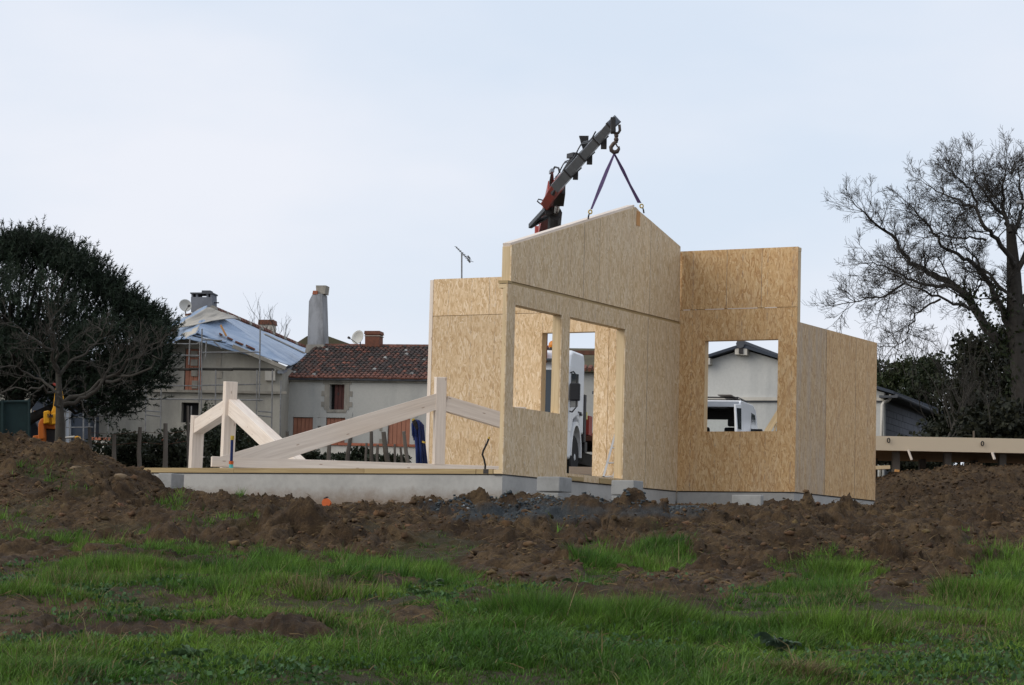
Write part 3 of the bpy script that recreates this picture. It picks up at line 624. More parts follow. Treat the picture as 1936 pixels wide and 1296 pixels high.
# ------------------------------------------------------------------ concrete blocks and small things in the mud
def block(px, py, d, w_, l_, h_, nstack, label, grp='concrete blocks in front of the house'):
    c = at(px, py, d)    # near bottom corner between the two visible faces
    for k in range(nstack):
        z0 = c[2] + k * (h_ + .012); m = MB(); j = rng.uniform(-.012, .012, 2)
        F0 = Frame(np.array([c[0] + j[0], c[1] + j[1], 0]), HV, -HU)
        m.fbox(F0, -w_, 0, z0, z0 + h_, -l_, 0); o = m.build('concrete_block', 'block_concrete', bevel=.012, segs=2); tag(o, label[k], 'concrete block', grp)
block(1055, 960, 32.4, .335, .36, .195, 2, ['lower grey concrete block of the stack left of the doorway step', 'upper grey concrete block of the left stack, streaked with brown'])
block(1199, 966, 32.9, .335, .30, .195, 2, ['half buried lower concrete block of the right hand stack', 'upper grey concrete block of the right hand stack below the door jamb'])
block(1440, 958, 33.6, .43, .10, .155, 1, ['single low concrete block half sunk in mud under the square window'])
block(325, 928, 34.4, .23, .3, .24, 1, ['dark grey concrete block against the left end of the foundation'])
_ds = np.arange(27., 34., .05); _P = EYE + ray(617, 952)[None] * _ds[:, None]; d = float(_ds[np.argmax(_P[:, 2] < full_z(_P[:, 0], _P[:, 1])[0] + .01)]) - .1 if (_P[:, 2] < full_z(_P[:, 0], _P[:, 1])[0] + .01).any() else 32.6
op = thing('drain_pipe', at(617, 955, d), 'orange plastic drain pipe end poking out of the mud', 'pipe')
MB().lathe(at(617, 951, d), [(.058, -.02), (.062, 0), (.058, .10)], 14, axis=(.1, .98, -.15)).build('pipe', 'pipe_orange', op); MB().tube([at(612, 943, d), at(617, 941, d), at(621, 940, d)], [.008, .012, .006], 5).build('tab', 'black_plastic', op)

# ------------------------------------------------------------------ truck with loader crane behind the house
TZ = at(970, 662, 56)[2] - 2.84; tf = at(972, 800, 56)
TM = Matrix.Translation((tf[0], tf[1], TZ)) @ Matrix.Rotation(-R_(13), 4, 'Z')      # x right, y away from us, z up; nose at y = 0
truck = thing('crane_truck', (tf[0], tf[1], TZ), 'white lorry with amber beacon seen through the openings of the house', 'truck')
W2 = 1.22
def tm(): return MB(TM)
cabp = [(.0, .42), (-.02, 1.35), (.10, 2.45), (.30, 2.80), (.55, 2.90), (1.75, 2.92), (1.85, 2.75), (1.85, 1.05), (1.55, 1.05), (1.36, 1.32), (1.0, 1.42), (.66, 1.32), (.46, 1.05), (.44, .42)]
cab = tm().prism([(-W2, y, z) for y, z in cabp], (2 * W2, 0, 0)).build('cab', 'paint_white', truck, bevel=.06, segs=3)
tm().hexa([(-1.06, -.045, 1.42), (1.06, -.045, 1.42), (1.06, .0, 1.42), (-1.06, .0, 1.42), (-1.02, .075, 2.42), (1.02, .075, 2.42), (1.02, .12, 2.42), (-1.02, .12, 2.42)]).build('windscreen', 'glass_dark', truck)
for s in (-1, 1):
    xo = s * W2; e = .012 * s
    dr = tm().prism([(xo + e, .10, 1.05), (xo + e, .16, 2.52), (xo + e, 1.55, 2.56), (xo + e, 1.55, 1.52), (xo + e, 1.30, 1.46), (xo + e, .95, 1.46), (xo + e, .55, 1.36), (xo + e, .38, 1.05)], (-.03 * s, 0, 0)).build('door', 'paint_white', truck)
    tm().prism([(xo + e * 1.6, .20, 1.58), (xo + e * 1.6, .26, 2.36), (xo + e * 1.6, 1.08, 2.40), (xo + e * 1.6, 1.08, 1.66)], (-.02 * s, 0, 0)).build('side_window', 'glass_dark', dr)
    tm().prism([(xo + e * 1.7, 1.12, 1.52), (xo + e * 1.7, 1.12, 1.555), (xo + e * 1.7, 1.52, 1.56), (xo + e * 1.7, 1.52, 1.525)], (-.02 * s, 0, 0)).build('door_trim', 'steel_dark', dr)
    tm().box(xo + min(0, .05 * s), xo + max(0, .05 * s), 1.28, 1.46, 1.47, 1.52).build('door_handle', 'black_plastic', dr)
    mr = tm().box(xo + s * .14 - .12, xo + s * .14 + .12, .02, .14, 1.72, 2.12).build('mirror', 'black_plastic', truck, bevel=.03)
    tm().tube([(xo, .18, 2.36), (xo + .1 * s, .08, 2.38), (xo + .18 * s, .07, 2.28), (xo + .18 * s, .07, 1.58), (xo + .08 * s, .10, 1.47), (xo, .18, 1.50)], .018, 6).build('mirror_arm', 'black_plastic', mr)
    ar = [(1.01 + .60 * math.cos(t_), .55 + .60 * math.sin(t_) * 1.28) for t_ in np.linspace(-.05, math.pi + .05, 15)] + [(1.01 + .53 * math.cos(t_), .55 + .53 * math.sin(t_) * 1.28) for t_ in np.linspace(math.pi + .05, -.05, 15)]
    tm().prism([(xo + .02 * s, y, z) for y, z in ar], (-.34 * s, 0, 0)).build('wheel_arch', 'paint_white', truck)
    for yy in (1.01, 5.3, 6.6):
        wh = tm().lathe((xo - .30 * s, yy, .50), [(.30, 0), (.46, 0), (.50, .03), (.50, .25), (.46, .28), (.30, .28)], 24, axis=(s, 0, 0)).build('tyre', 'rubber', truck, smooth=False)
        tm().lathe((xo - .26 * s, yy, .50), [(.305, 0), (.305, .20), (.22, .20), (.17, .12), (.13, .12), (.12, .22), (.06, .25)], 18, axis=(s, 0, 0)).build('rim', 'aluminium', wh)
    tm().box(min(s * .72, s * 1.1), max(s * .72, s * 1.1), -.06, .0, .55, .78).build('headlight', 'glass_dark', truck)
    tm().box(min(s * 1.0, s * 1.16), max(s * 1.0, s * 1.16), -.075, -.01, .80, .90).build('indicator', 'amber', truck)
tm().box(-1.2, 1.2, -.12, .05, .28, .52).build('bumper', 'steel_dark', truck, bevel=.03); tm().box(-.75, .75, -.055, -.0, .62, 1.22).build('grille', 'black_plastic', truck)
for x0 in (-.5, .1): tm().beam((x0, -.07, 1.44), (x0 + .55, -.05, 1.60), .02, .02).build('wiper', 'black_plastic', truck)
tm().box(-1.18, 1.18, -.10, .30, 2.62, 2.66).build('sun_visor', 'glass_dark', truck)
bz = at(1041, 661, 56.4); BL = TM.inverted() @ Vector(bz)
bc = tm().lathe((BL.x, .75, 2.90), [(.10, 0), (.10, .07), (.08, .08)], 14).build('beacon_base', 'black_plastic', truck); tm().lathe((BL.x, .75, 2.98), [(.115, 0), (.125, .04), (.115, .10), (.08, .145), (.03, .165)], 14).build('beacon', 'amber', bc, smooth=True)
tm().box(-.45, .45, 1.9, 8.5, .55, .85).build('chassis', 'steel_dark', truck); tm().box(-1.24, 1.24, 3.2, 8.6, 1.0, 1.18).build('flatbed', 'rust', truck)
tm().box(-.9, .9, 2.05, 2.95, .80, 1.45).build('crane_base', 'crane_red', truck, bevel=.04); tm().box(-1.2, 1.2, 2.15, 2.45, .68, .92).build('outrigger_beam', 'steel_dark', truck)
tm().box(1.0, 1.22, 1.92, 2.15, .9, 2.0).build('exhaust_stack', 'steel_dark', truck); tm().box(1.02, 1.2, 2.3, 2.42, 1.45, 1.62).build('marker_lamp', 'lamp_yellow', truck); tm().box(.95, 1.22, 2.5, 2.9, 1.1, 1.55).build('valve_block', 'crane_red', truck)
for s in (-1.02, .1): tm().box(s - .03, s + .03, 3.1, 3.16, 1.18, 3.02).build('rack_post', 'rust', truck)
tm().box(-1.15, 2.0, 3.08, 3.18, 3.03, 3.13).build('rack_beam', 'rust', truck)
# crane column and booms: parts of the lorry
def cp(x, y, d): return Vector(at(x, y, d))
c0 = TM @ Vector((.0, 2.5, 1.4)); k0 = cp(1026, 440, 52.5); k1 = cp(1046, 352, 47); tip = cp(1161, 231, 37.6)
MB().beam(c0, c0 + (k0 - c0) * .35, .42, .42).build('crane_column', 'crane_red', truck, bevel=.02)
MB().beam(c0 + (k0 - c0) * .33, k0, .34, .36).build('inner_boom', 'crane_red', truck, bevel=.02)
def lerp(a, b, f): return a + (b - a) * f
sd = Vector((1, 0, .35))
inn = MB().beam(k0 - (k1 - k0) * .12, k1, .20, .20, Vector((1, 0, 0))).build('outer_boom', 'crane_red', truck, bevel=.015)
kA = cp(1036, 384, 48.2); kB = cp(1062, 340, 45)
hd = MB().beam(kA, kB, .19, .25, Vector((.75, 0, -.65))).build('boom_head', 'crane_red', truck, bevel=.02)
w_s = (.235, .21, .19, .165); fr = (0, .30, .56, .80, 1.)
e0 = cp(1056, 350, 45.4)
for i in range(4):
    p0, p1 = lerp(e0, tip, max(0, fr[i] - .05)), lerp(e0, tip, fr[i + 1]); mdir = (tip - e0).normalized(); sdv = Vector((.72, 0, .70)).cross(mdir)
    ex = MB().beam(p0, p1, w_s[i] * .78, w_s[i] * 1.0, Vector((.70, .0, -.71))).build('boom_extension', 'crane_grey', truck, bevel=.012)
    cl = lerp(e0, tip, fr[i + 1] - .012); MB().beam(cl - mdir * .05, cl + mdir * .05, w_s[i] * .86, w_s[i] * 1.09, Vector((.70, .0, -.71))).build('extension_collar', 'steel_dark', ex)
    if i < 3: g0 = cl + Vector((.055, 0, -.10)); MB().beam(g0 + Vector((0, 0, .07)), g0 - Vector((0, 0, .08)), .09, .11).build('guide_bracket', 'steel_dark', ex)
MB().prism([cp(1095, 257, 41), cp(1113, 257, 41), cp(1112, 276, 41), cp(1104, 288, 41)], (0, .1, 0)).build('bracket_plate', 'steel_dark', truck)
MB().tube([cp(1047, 365, 46.2), cp(1070, 326, 44), cp(1083, 305, 42.7), cp(1088, 296, 42.3)], [.06, .075, .075, .045], 8).build('extension_ram', 'steel_dark', truck); MB().beam(cp(1076, 296, 42.6), cp(1088, 293, 42.3), .09, .08).build('ram_bracket', 'steel_dark', truck)
MB().tube([cp(1047, 440, 50.5), cp(1050, 404, 48.5)], .135, 10).build('boom_ram', 'steel_dark', truck); MB().tube([cp(1050, 404, 48.5), cp(1055, 378, 47.4)], .065, 10).build('ram_rod', 'chrome', truck); MB().beam(cp(1056, 380, 47.3), cp(1059, 356, 46.6), .20, .22).build('ram_head', 'steel_dark', truck)
MB().beam(cp(1002, 428, 49.6), cp(1037, 390, 48.2), .06, .085).build('link_arm', 'black_plastic', truck); MB().beam(cp(1003, 429, 49.6), cp(1038, 408, 48.8), .05, .07).build('link_arm', 'black_plastic', truck); MB().beam(cp(1030, 400, 48.3), cp(1044, 396, 48.3), .16, .18).build('knuckle', 'steel_dark', truck)
MB().tube([cp(1030, 383, 48.2), cp(1022, 386, 48.2), cp(1016, 381, 48.2), cp(1018, 377, 48.2), cp(1026, 379, 48.2), cp(1034, 376, 48.2)], .014, 6).build('hose', 'black_plastic', truck, smooth=True)
MB().tube([cp(1044, 372, 47), cp(1043, 345, 46), cp(1044, 325, 45.2), cp(1049, 316, 45), cp(1056, 318, 44.8), cp(1058, 326, 44.6)], [.03, .05, .02, .018, .018, .02], 6).build('hose', 'black_plastic', truck, smooth=True)
MB().beam(cp(1041, 327, 45.2), cp(1045, 322, 45), .06, .06).build('hose_valve', 'zinc', truck)
for o_, r_ in ((Vector((-.10, -.05, .13)), .012), (Vector((-.12, -.02, .10)), .009)):
    MB().tube([lerp(e0, tip, f) + o_ * (1 - .35 * f) + Vector((0, 0, -.05 * math.sin(f * 20))) for f in np.linspace(.05, .78, 16)], r_, 5).build('hose', 'black_plastic', truck, smooth=True)
MB().beam(tip + Vector((-.02, 0, .06)), tip + Vector((-.01, 0, -.17)), .075, .19, Vector((1, 0, 0))).build('boom_tip', 'steel_dark', truck, bevel=.01)
d = 37.55; hk = thing('crane_hook', at(1160, 290, d), 'rusty swivel hook hanging from the crane boom tip', 'hook')
sh = [at(1157.5, 238, d), at(1158, 250, d), at(1162, 252.5, d), at(1169, 252, d), at(1172, 247, d), at(1171, 236, d)]
MB().tube(sh, .022, 8).build('shackle', 'hook_iron', hk, smooth=True)
MB().lathe(at(1165, 266, d), [(.02, -.02), (.035, 0), (.038, .02), (.025, .05), (.034, .065), (.034, .085), (.02, .10)], 10).build('swivel', 'hook_iron', hk)
MB().tube([at(1166, 262, d), at(1165.5, 268, d), at(1160, 272, d), at(1155, 279, d), at(1156, 285, d), at(1161, 288.5, d), at(1167, 287, d), at(1170, 282, d), at(1170.5, 277, d)], [.02, .028, .03, .032, .034, .036, .032, .024, .010], 8).build('hook', 'hook_iron', hk, smooth=True)
MB().beam(at(1163, 270, d - .02), at(1168, 279, d - .02), .012, .02).build('latch', 'hook_iron', hk)
sg = thing('lifting_sling', at(1161, 292, d), 'violet two legged webbing sling between crane hook and gable panel', 'sling')
def strap(pts, ws):
    m = MB()
    for i in range(len(pts) - 1):
        (p, a), (q, b) = (pts[i], ws[i]), (pts[i + 1], ws[i + 1]); p, q = np.array(p), np.array(q); th = np.array([0, .012, 0])
        x0, x1 = np.array([a / 2, 0, 0]), np.array([b / 2, 0, 0])
        m.hexa([p - x0, p + x0, p + x0 + th, p - x0 + th, q - x1, q + x1, q + x1 + th, q - x1 + th])
    return m
pA = at(1114, 404, 35.9); pB = at(1212, 386, 37.6)
strap([at(1161, 292, d), at(1148, 322, d - .4), at(1136, 352, d - .9), at(1118, 396, d - 1.5)], [.03, .055, .06, .03]).build('sling_leg', 'sling_violet', sg)
strap([at(1162, 292, d), at(1177, 321, d), at(1190, 348, d), at(1209, 384, d)], [.03, .055, .04, .06]).build('sling_leg', 'sling_violet', sg)
MB().tube([at(1161, 286, d), at(1161.5, 294, d)], .02, 6).build('sling_loop', 'sling_violet', sg)
for (x, y, dd, dx) in ((1116, 401, 36.0, -2), (1213, 390, 37.6, 2.2)):
    ring = [at(x + 3.2 * math.cos(t_) + 0, y + 3.6 * math.sin(t_), dd) for t_ in np.linspace(0, 2 * math.pi, 11)]; MB().tube(ring, .010, 6, cap=False).build('yellow_hook', 'eye_yellow', sg, smooth=True)
    MB().tube([at(x + dx, y + 3, dd), at(x + dx * 1.6, y + 8, dd), at(x + dx * 2, y + 13.5, dd)], [.008, .012, .012], 6).build('chain_link', 'steel_dark', sg)

# ------------------------------------------------------------------ white van with open rear, behind the square window
VZ = at(1390, 757, 58)[2] - 1.80; vr = at(1329, 800, 58)
VM = Matrix.Translation((vr[0], vr[1], VZ)) @ Matrix.Rotation(-R_(14), 4, 'Z')
van = thing('delivery_van', (vr[0], vr[1], VZ), 'white van with its rear open and a roof rack, seen through the square window', 'van')
def vm(): return MB(VM)
prof = [(0, .35), (0, 1.1), (.06, 1.72), (.20, 1.80), (2.1, 1.82), (2.55, 1.72), (3.1, 1.12), (3.95, .98), (4.1, .75), (4.1, .35)]
for s in (-1, 1):
    vm().prism([(s * .86, y, z) for y, z in prof], (-.05 * s, 0, 0)).build('side_panel', 'paint_white', van, bevel=.015)
    vm().prism([(s * .865, 1.75, 1.12), (s * .865, 1.80, 1.62), (s * .865, 2.40, 1.60), (s * .865, 2.82, 1.12)], (-.02 * s, 0, 0)).build('side_window', 'glass_dark', van)
    for yy in (.75, 3.3):
        wh = vm().lathe((s * .66, yy, .31), [(.2, 0), (.31, .01), (.31, .19), (.2, .2)], 20, axis=(s, 0, 0)).build('tyre', 'rubber', van); vm().lathe((s * .68, yy, .31), [(.2, 0), (.2, .17), (.05, .19)], 14, axis=(s, 0, 0)).build('rim', 'aluminium', wh)
    vm().box(s * .86 + min(0, s * .16), s * .86 + max(0, s * .16), 2.55, 2.66, 1.12, 1.28).build('wing_mirror', 'black_plastic', van, bevel=.02)
    vm().prism([(s * .60, 1.9, .6), (s * .60, 2.0, 1.28), (s * .60, 2.1, 1.28), (s * .60, 2.4, .62)], (-.42 * s, 0, 0)).build('seat', 'black_plastic', van, bevel=.04); vm().box(min(s * .5, s * .26), max(s * .5, s * .26), 2.0, 2.1, 1.30, 1.48).build('headrest', 'black_plastic', van, bevel=.03)
vm().prism([(-.81, .18, 1.80), (-.81, 2.12, 1.82), (-.81, 2.12, 1.78), (-.81, .18, 1.74)], (1.62, 0, 0)).build('roof', 'paint_white', van)
vm().box(-.81, .81, .02, 3.9, .35, .42).build('load_floor', 'black_plastic', van); vm().box(-.85, .85, -.03, .06, .30, .52).build('rear_bumper', 'black_plastic', van)
vm().box(-.81, .81, .03, .16, 1.64, 1.76).build('rear_header', 'zinc', van); vm().box(-.80, -.74, .1, 1.9, .42, 1.74).build('lining', 'black_plastic', van); vm().box(.74, .80, .1, 1.9, .42, 1.74).build('lining', 'black_plastic', van); vm().box(-.74, .74, .2, 2.0, 1.68, 1.73).build('headliner', 'black_plastic', van); vm().box(-.74, .74, 1.9, 2.0, 1.46, 1.675).build('interior_dark_panel', 'black_plastic', van); vm().box(-.74, -.30, 1.9, 2.0, .42, 1.45).build('interior_dark_panel', 'black_plastic', van)  # black panels added to make the shaded inside of the van read dark
vm().quad((-.78, 2.55, 1.68), (.78, 2.55, 1.68), (.80, 3.08, 1.12), (-.80, 3.08, 1.12)).build('windscreen', 'glass_clear', van)
vm().prism([(-.81, 3.05, 1.12), (-.81, 3.95, .98), (-.81, 4.08, .75), (-.81, 4.08, .4), (-.81, 3.05, .4)], (1.62, 0, 0)).build('bonnet', 'paint_white', van); vm().box(-.06, .06, 2.5, 2.56, 1.52, 1.60).build('inner_mirror', 'black_plastic', van)
rd = vm().prism([(.87, .0, .5), (.87, .0, 1.08), (.85, .05, 1.70), (.80, -.52, 1.66), (.86, -.60, 1.08), (.86, -.60, .5)], (.04, 0, 0)).build('rear_door', 'paint_white', van, bevel=.01); vm().prism([(.915, -.08, 1.10), (.895, -.04, 1.60), (.85, -.46, 1.58), (.905, -.54, 1.10)], (.006, 0, 0)).build('door_glass', 'glass_dark', rd)
rk = vm().tube([(-.72, .6, 1.90), (.72, .6, 1.90), (.72, 2.0, 1.90), (-.72, 2.0, 1.90), (-.72, .6, 1.90)], .014, 6).build('roof_rack', 'steel_dark', van)
for yy in (.6, 1.3, 2.0):
    vm().beam((-.72, yy, 1.89), (.72, yy, 1.89), .025, .02).build('rack_bar', 'steel_dark', rk)
    for s in (-1, 1): vm().beam((s * .70, yy, 1.79), (s * .71, yy, 1.90), .025, .025).build('rack_foot', 'steel_dark', rk)
MB(VM).hexa([(.30, .2, 1.915), (.62, .2, 1.915), (.66, 2.9, 1.86), (.34, 2.9, 1.90), (.30, .2, 1.935), (.62, .2, 1.935), (.66, 2.9, 1.88), (.34, 2.9, 1.92)]).build('roof_boards', 'weathered_wood', van)

# ------------------------------------------------------------------ farmhouses up the slope
def wallhole(F, pts_outer, holes, depth, mat, name, parent):
    """wall made of strips between openings; holes are (a0, a1, z0, z1)"""
    a0 = min(p[0] for p in pts_outer); a1 = max(p[0] for p in pts_outer); z0 = min(p[1] for p in pts_outer); z1 = max(p[1] for p in pts_outer)
    return sheet(F, (a0, a1, z0, z1), holes, -depth, 0, mat, parent, name)
def shutters(F, a0, a1, z0, z1, out, mat, parent, boards=4):
    g = (a1 - a0) / boards
    for k in range(boards): MB().fbox(F, a0 + k * g + .008, a0 + (k + 1) * g - .008, z0, z1, out - .03, out + rng.uniform(0, .006)).build('shutter_board', mat, parent)
def tiled(F, z_e, s0, s1, run, slope, parent, pitch=.205, lap=.34, over=.25, verge=0., name='roof'):
    """canal tiles: cover tiles over a backing sheet; the eave course stays separate"""
    N = -F.n; up = np.array([0, 0, 1.]); L = math.hypot(1, slope); dirs = (N + up * slope) / L; nrm = (-N * slope + up) / L; ln = run * L
    P0 = F.p(0, z_e, over); rf = MB().hexa([P0 + F.t * s0 - nrm * .08, P0 + F.t * s1 - nrm * .08, P0 + F.t * s1 + dirs * ln - nrm * .08, P0 + F.t * s0 + dirs * ln - nrm * .08, P0 + F.t * s0, P0 + F.t * s1, P0 + F.t * s1 + dirs * ln, P0 + F.t * s0 + dirs * ln]).build(name, 'mortar_dark', parent)
    nrow = int(ln / lap); ncol = int((s1 - s0) / pitch); V, Fc, C = [], [], []; seg = 5
    def tile_v(j, i, jit):
        s = s0 + (j + .5) * pitch + jit[0]; q0 = P0 + F.t * s + dirs * (i * lap - .02 + jit[1]) + nrm * (.012 + jit[2]); q1 = q0 + dirs * (lap + .06) - nrm * .012
        r0, r1 = pitch * .50, pitch * .40; out = []
        for q, r in ((q0, r0), (q1, r1)):
            for k in range(seg + 1): a = math.pi * k / seg; out.append(q - F.t * r * math.cos(a) + nrm * r * .72 * math.sin(a))
        return out
    fc = [(k, k + 1, seg + 2 + k, seg + 1 + k) for k in range(seg)]
    for j in range(ncol):
        for i in range(nrow):
            jit = rng.uniform(-1, 1, 3) * (.012, .03, .006); vv = tile_v(j, i, jit)
            p = rng.rand(); tn = np.array([.19, .075, .05]) if p < .16 else np.array([.115, .058, .045]) if p < .55 else np.array([.062, .045, .04])
            if i < 2: tn = np.array([.20, .085, .06])
            tn = tn * rng.uniform(.7, 1.3)
            if p > .985: tn = np.array([.4, .38, .35])
            if i == 0:
                m = MB(); m.v = [tuple(map(float, q)) for q in vv]; m.f = list(fc) + [tuple(range(seg, -1, -1))]; o = m.build('tile', 'tile_red', rf)
            else:
                b = len(V); V += [tuple(q) for q in vv]; Fc += [tuple(b + x for x in f) for f in fc]; C += [tn] * len(vv)
    o = np_mesh('roof_tiles', np.array(V), np.array(Fc), 'tile_roof', rf, colors=np.array(C)); o['kind'] = 'stuff'
    # ridge course
    for k in range(int((s1 - s0) / .42)):
        c = P0 + F.t * (s0 + k * .42) + dirs * ln; m = MB().tube([c - nrm * .02, c + F.t * .46 - nrm * .01], [.115, .10], 8); m.build('ridge_tile', 'tile_red', rf)
    return rf
FF_ = frame_at(675, 850, 108, 11)
zb_ = zg(*FF_.o[:2]) - .4
fx = lambda x, y: FF_.px(x, y)
fh = thing('farmhouse', (FF_.o[0], FF_.o[1], zb_), 'long plastered farmhouse with brown canal tile roof and salmon shutters', 'house')
s0 = fx(537, 712)[0]; s1 = s0 + 11.2; ze = fx(675, 717)[1]
wins = [(624, 650, 727, 775), (554, 590, 789, 846), (617, 651, 790, 846), (734, 774, 789, 848)]
holes = []
for (x0, x1, y0, y1) in wins:
    a0, zt = fx(x0, y0); a1, zl = fx(x1, y1); holes.append((a0, a1, zl, zt))
wl = wallhole(FF_, [(s0 + .1, zb_), (s1 - .1, ze)], holes, .45, 'farm_plaster', 'wall', fh)
for k, h in enumerate(holes):
    wd = MB().fbox(FF_, h[0] - .0, h[1] + .0, h[2], h[3], -.43, -.40).build('window', 'dark_opening', fh)
    if k == 0: shutters(FF_, h[0] + .16, h[1], h[2], h[3], -.22, 'shutter_dark', wd, 3); MB().fbox(FF_, h[0] + .30, h[0] + .36, (h[2] + h[3]) / 2 + .1, (h[2] + h[3]) / 2 + .2, -.21, -.19).build('latch', 'steel_dark', wd)
    else: shutters(FF_, h[0] + .01, h[1] - .01, h[2], h[3] - .02, -.06, 'shutter_salmon', wd, 5)
    e = .23
    for (a0, a1, z0, z1) in ((h[0] - e, h[0] - .004, h[2], h[3]), (h[1] + .004, h[1] + e, h[2], h[3]), (h[0] - e - .08, h[1] + e + .08, h[3] + .004, h[3] + .24), (h[0] - .12, h[1] + .12, h[2] - .16, h[2] - .004)):
        MB().fbox(FF_, a0, a1, z0, z1, -.2, .022).build('surround_stone', 'farm_plaster' if k else 'old_stone', wd)
    for zz in (.2, .62): MB().fbox(FF_, h[0] - e - .14, h[0] - e - .003, h[2] + zz * (h[3] - h[2]) - .1, h[2] + zz * (h[3] - h[2]) + .12, -.2, .02).build('quoin', 'old_stone', wd); MB().fbox(FF_, h[1] + e + .003, h[1] + e + .14, h[2] + zz * (h[3] - h[2]) - .1, h[2] + zz * (h[3] - h[2]) + .12, -.2, .02).build('quoin', 'old_stone', wd)
MB().fbox(FF_, s0 + .1, s1 - .1, ze - .14, ze - .004, .002, .10).build('cornice', 'old_stone', fh)
tiled(FF_, ze + .0, s0 - .05, s1, 5.5, .35, fh)
bk = 5.4
MB().fbox(FF_, s0 + .1, s1 - .1, zb_, ze, -bk * 2, -bk * 2 + .4).build('back_wall', 'farm_plaster', fh)
for (aa, ab) in ((s0 + .12, s0 + .5), (s1 - .5, s1 - .12)): MB().prism([FF_.p(aa, z, o) for o, z in ((-.46, zb_), (-.46, ze + .05), (-bk + .1, ze + .05 + bk * .33), (-bk * 2 + .4, ze), (-bk * 2 + .4, zb_))], FF_.t * .35).build('end_wall', 'farm_plaster', fh)
MB().prism([FF_.p(s0, ze + .35 * 5.45, -5.28), FF_.p(s0, ze - .05, -11.1), FF_.p(s0, ze - .12, -11.1), FF_.p(s0, ze + .35 * 5.45 - .08, -5.28)], FF_.t * (s1 - s0)).build('rear_roof', 'moss_roof', fh)
def on_depth(F, out): return Frame(F.o + F.n * out, F.t, F.n)
Fr = on_depth(FF_, -4.9)     # plane near the ridge
# tall rendered chimney
def poly_px(F, pts, o0, o1, name, mat, parent, bevel=0): return MB().fprism(F, [F.px(*p) for p in pts], o0, o1).build(name, mat, parent, bevel=bevel)
ch = poly_px(Fr, [(581, 660), (612, 660), (609, 556), (597, 556), (590, 558), (584, 570)], -.9, 0, 'tall_chimney', 'chimney_render', fh)
poly_px(Fr, [(597, 555.5), (613, 555.5), (615, 539.5), (596, 539.5)], -.75, -.1, 'chimney_head', 'old_stone', ch); poly_px(Fr, [(590.5, 557), (600, 557), (600, 550), (592, 550)], -.3, .02, 'chimney_pot', 'coping_tile', ch)
poly_px(Fr, [(577, 668), (614, 668), (612, 652), (580, 652)], -1.0, .06, 'chimney_foot', 'old_stone', ch)
bc = poly_px(Fr, [(690, 662), (717, 662), (717, 632), (690, 632)], -.7, 0, 'brick_chimney', 'brick_red', fh)
poly_px(Fr, [(688.5, 632), (719, 632), (718, 626), (689.5, 626)], -.74, .04, 'chimney_cap', 'brick_red', bc); poly_px(Fr, [(689, 636), (718.5, 636), (718.5, 634.5), (689, 634.5)], -.73, .02, 'chimney_band', 'old_stone', bc)
def dish(name, label, c, r, aim, foot, grp='satellite dishes on the roofs'):
    o = thing(name, foot, label, 'satellite dish', grp); ax = Vector(aim).normalized()
    MB().lathe(c, [(r * .05, .0), (r * .5, .03), (r * .85, .10), (r, .16), (r * .98, .17), (r * .8, .12), (r * .4, .05)], 20, axis=ax).build('reflector', 'dish_white', o, smooth=True)
    c = Vector(c); f = Vector(foot); MB().tube([f, c - ax * .05], .03, 6).build('mast', 'scaffold_steel', o)
    lo = c + ax * .16 - Vector((0, 0, 1)) * r * .9; MB().tube([lo, c + ax * .75 - Vector((0, 0, .25))], .018, 5).build('feed_arm', 'scaffold_steel', o); MB().lathe(c + ax * .75 - Vector((0, 0, .25)), [(.05, 0), (.06, .1), (.03, .12)], 8, axis=ax).build('receiver', 'steel_dark', o)
dish('satellite_dish', 'small pale satellite dish on the farmhouse ridge beside the brick chimney', at(680, 640, 112.6), .33, (-.55, -.8, .25), at(681, 656, 112.8))
an = thing('tv_antenna', at(873, 545, 113), 'thin television antenna on a mast above the pale wall', 'antenna')
MB().tube([at(873, 660, 113), at(873, 480, 113)], .035, 6).build('mast', 'scaffold_steel', an); b0, b1 = at(862, 467, 113), at(889, 494, 113); MB().tube([b0, b1], .022, 5).build('boom', 'scaffold_steel', an)
for k in range(9): c = b0 + (b1 - b0) * (k / 8.); l = .12 + .16 * (k / 8.); MB().tube([c + np.array([-l * .5, -l, -.0]), c + np.array([l * .5, l, .0])], .014, 4).build('element', 'scaffold_steel', an)
for yy in (487, 494): MB().tube([at(884, yy - 3, 113), at(889, yy + 3, 113)], .04, 5).build('reflector_rod', 'scaffold_steel', an)
# mossy roof behind
FM = frame_at(620, 850, 128, 4); mh = thing('mossy_roof_house', (FM.o[0], FM.o[1], 6.), 'house gable with dark mossy roof behind the tall chimney', 'house')
MB().fprism(FM, [FM.px(540, 662), FM.px(580, 636), FM.px(604, 630), FM.px(660, 650), FM.px(700, 662)], -9, 0).build('roof', 'moss_roof', mh); MB().fprism(FM, [FM.px(545, 665), FM.px(695, 665), (FM.px(695, 665)[0], 6.), (FM.px(545, 665)[0], 6.)], -8, -.3).build('wall', 'farm_plaster', mh)
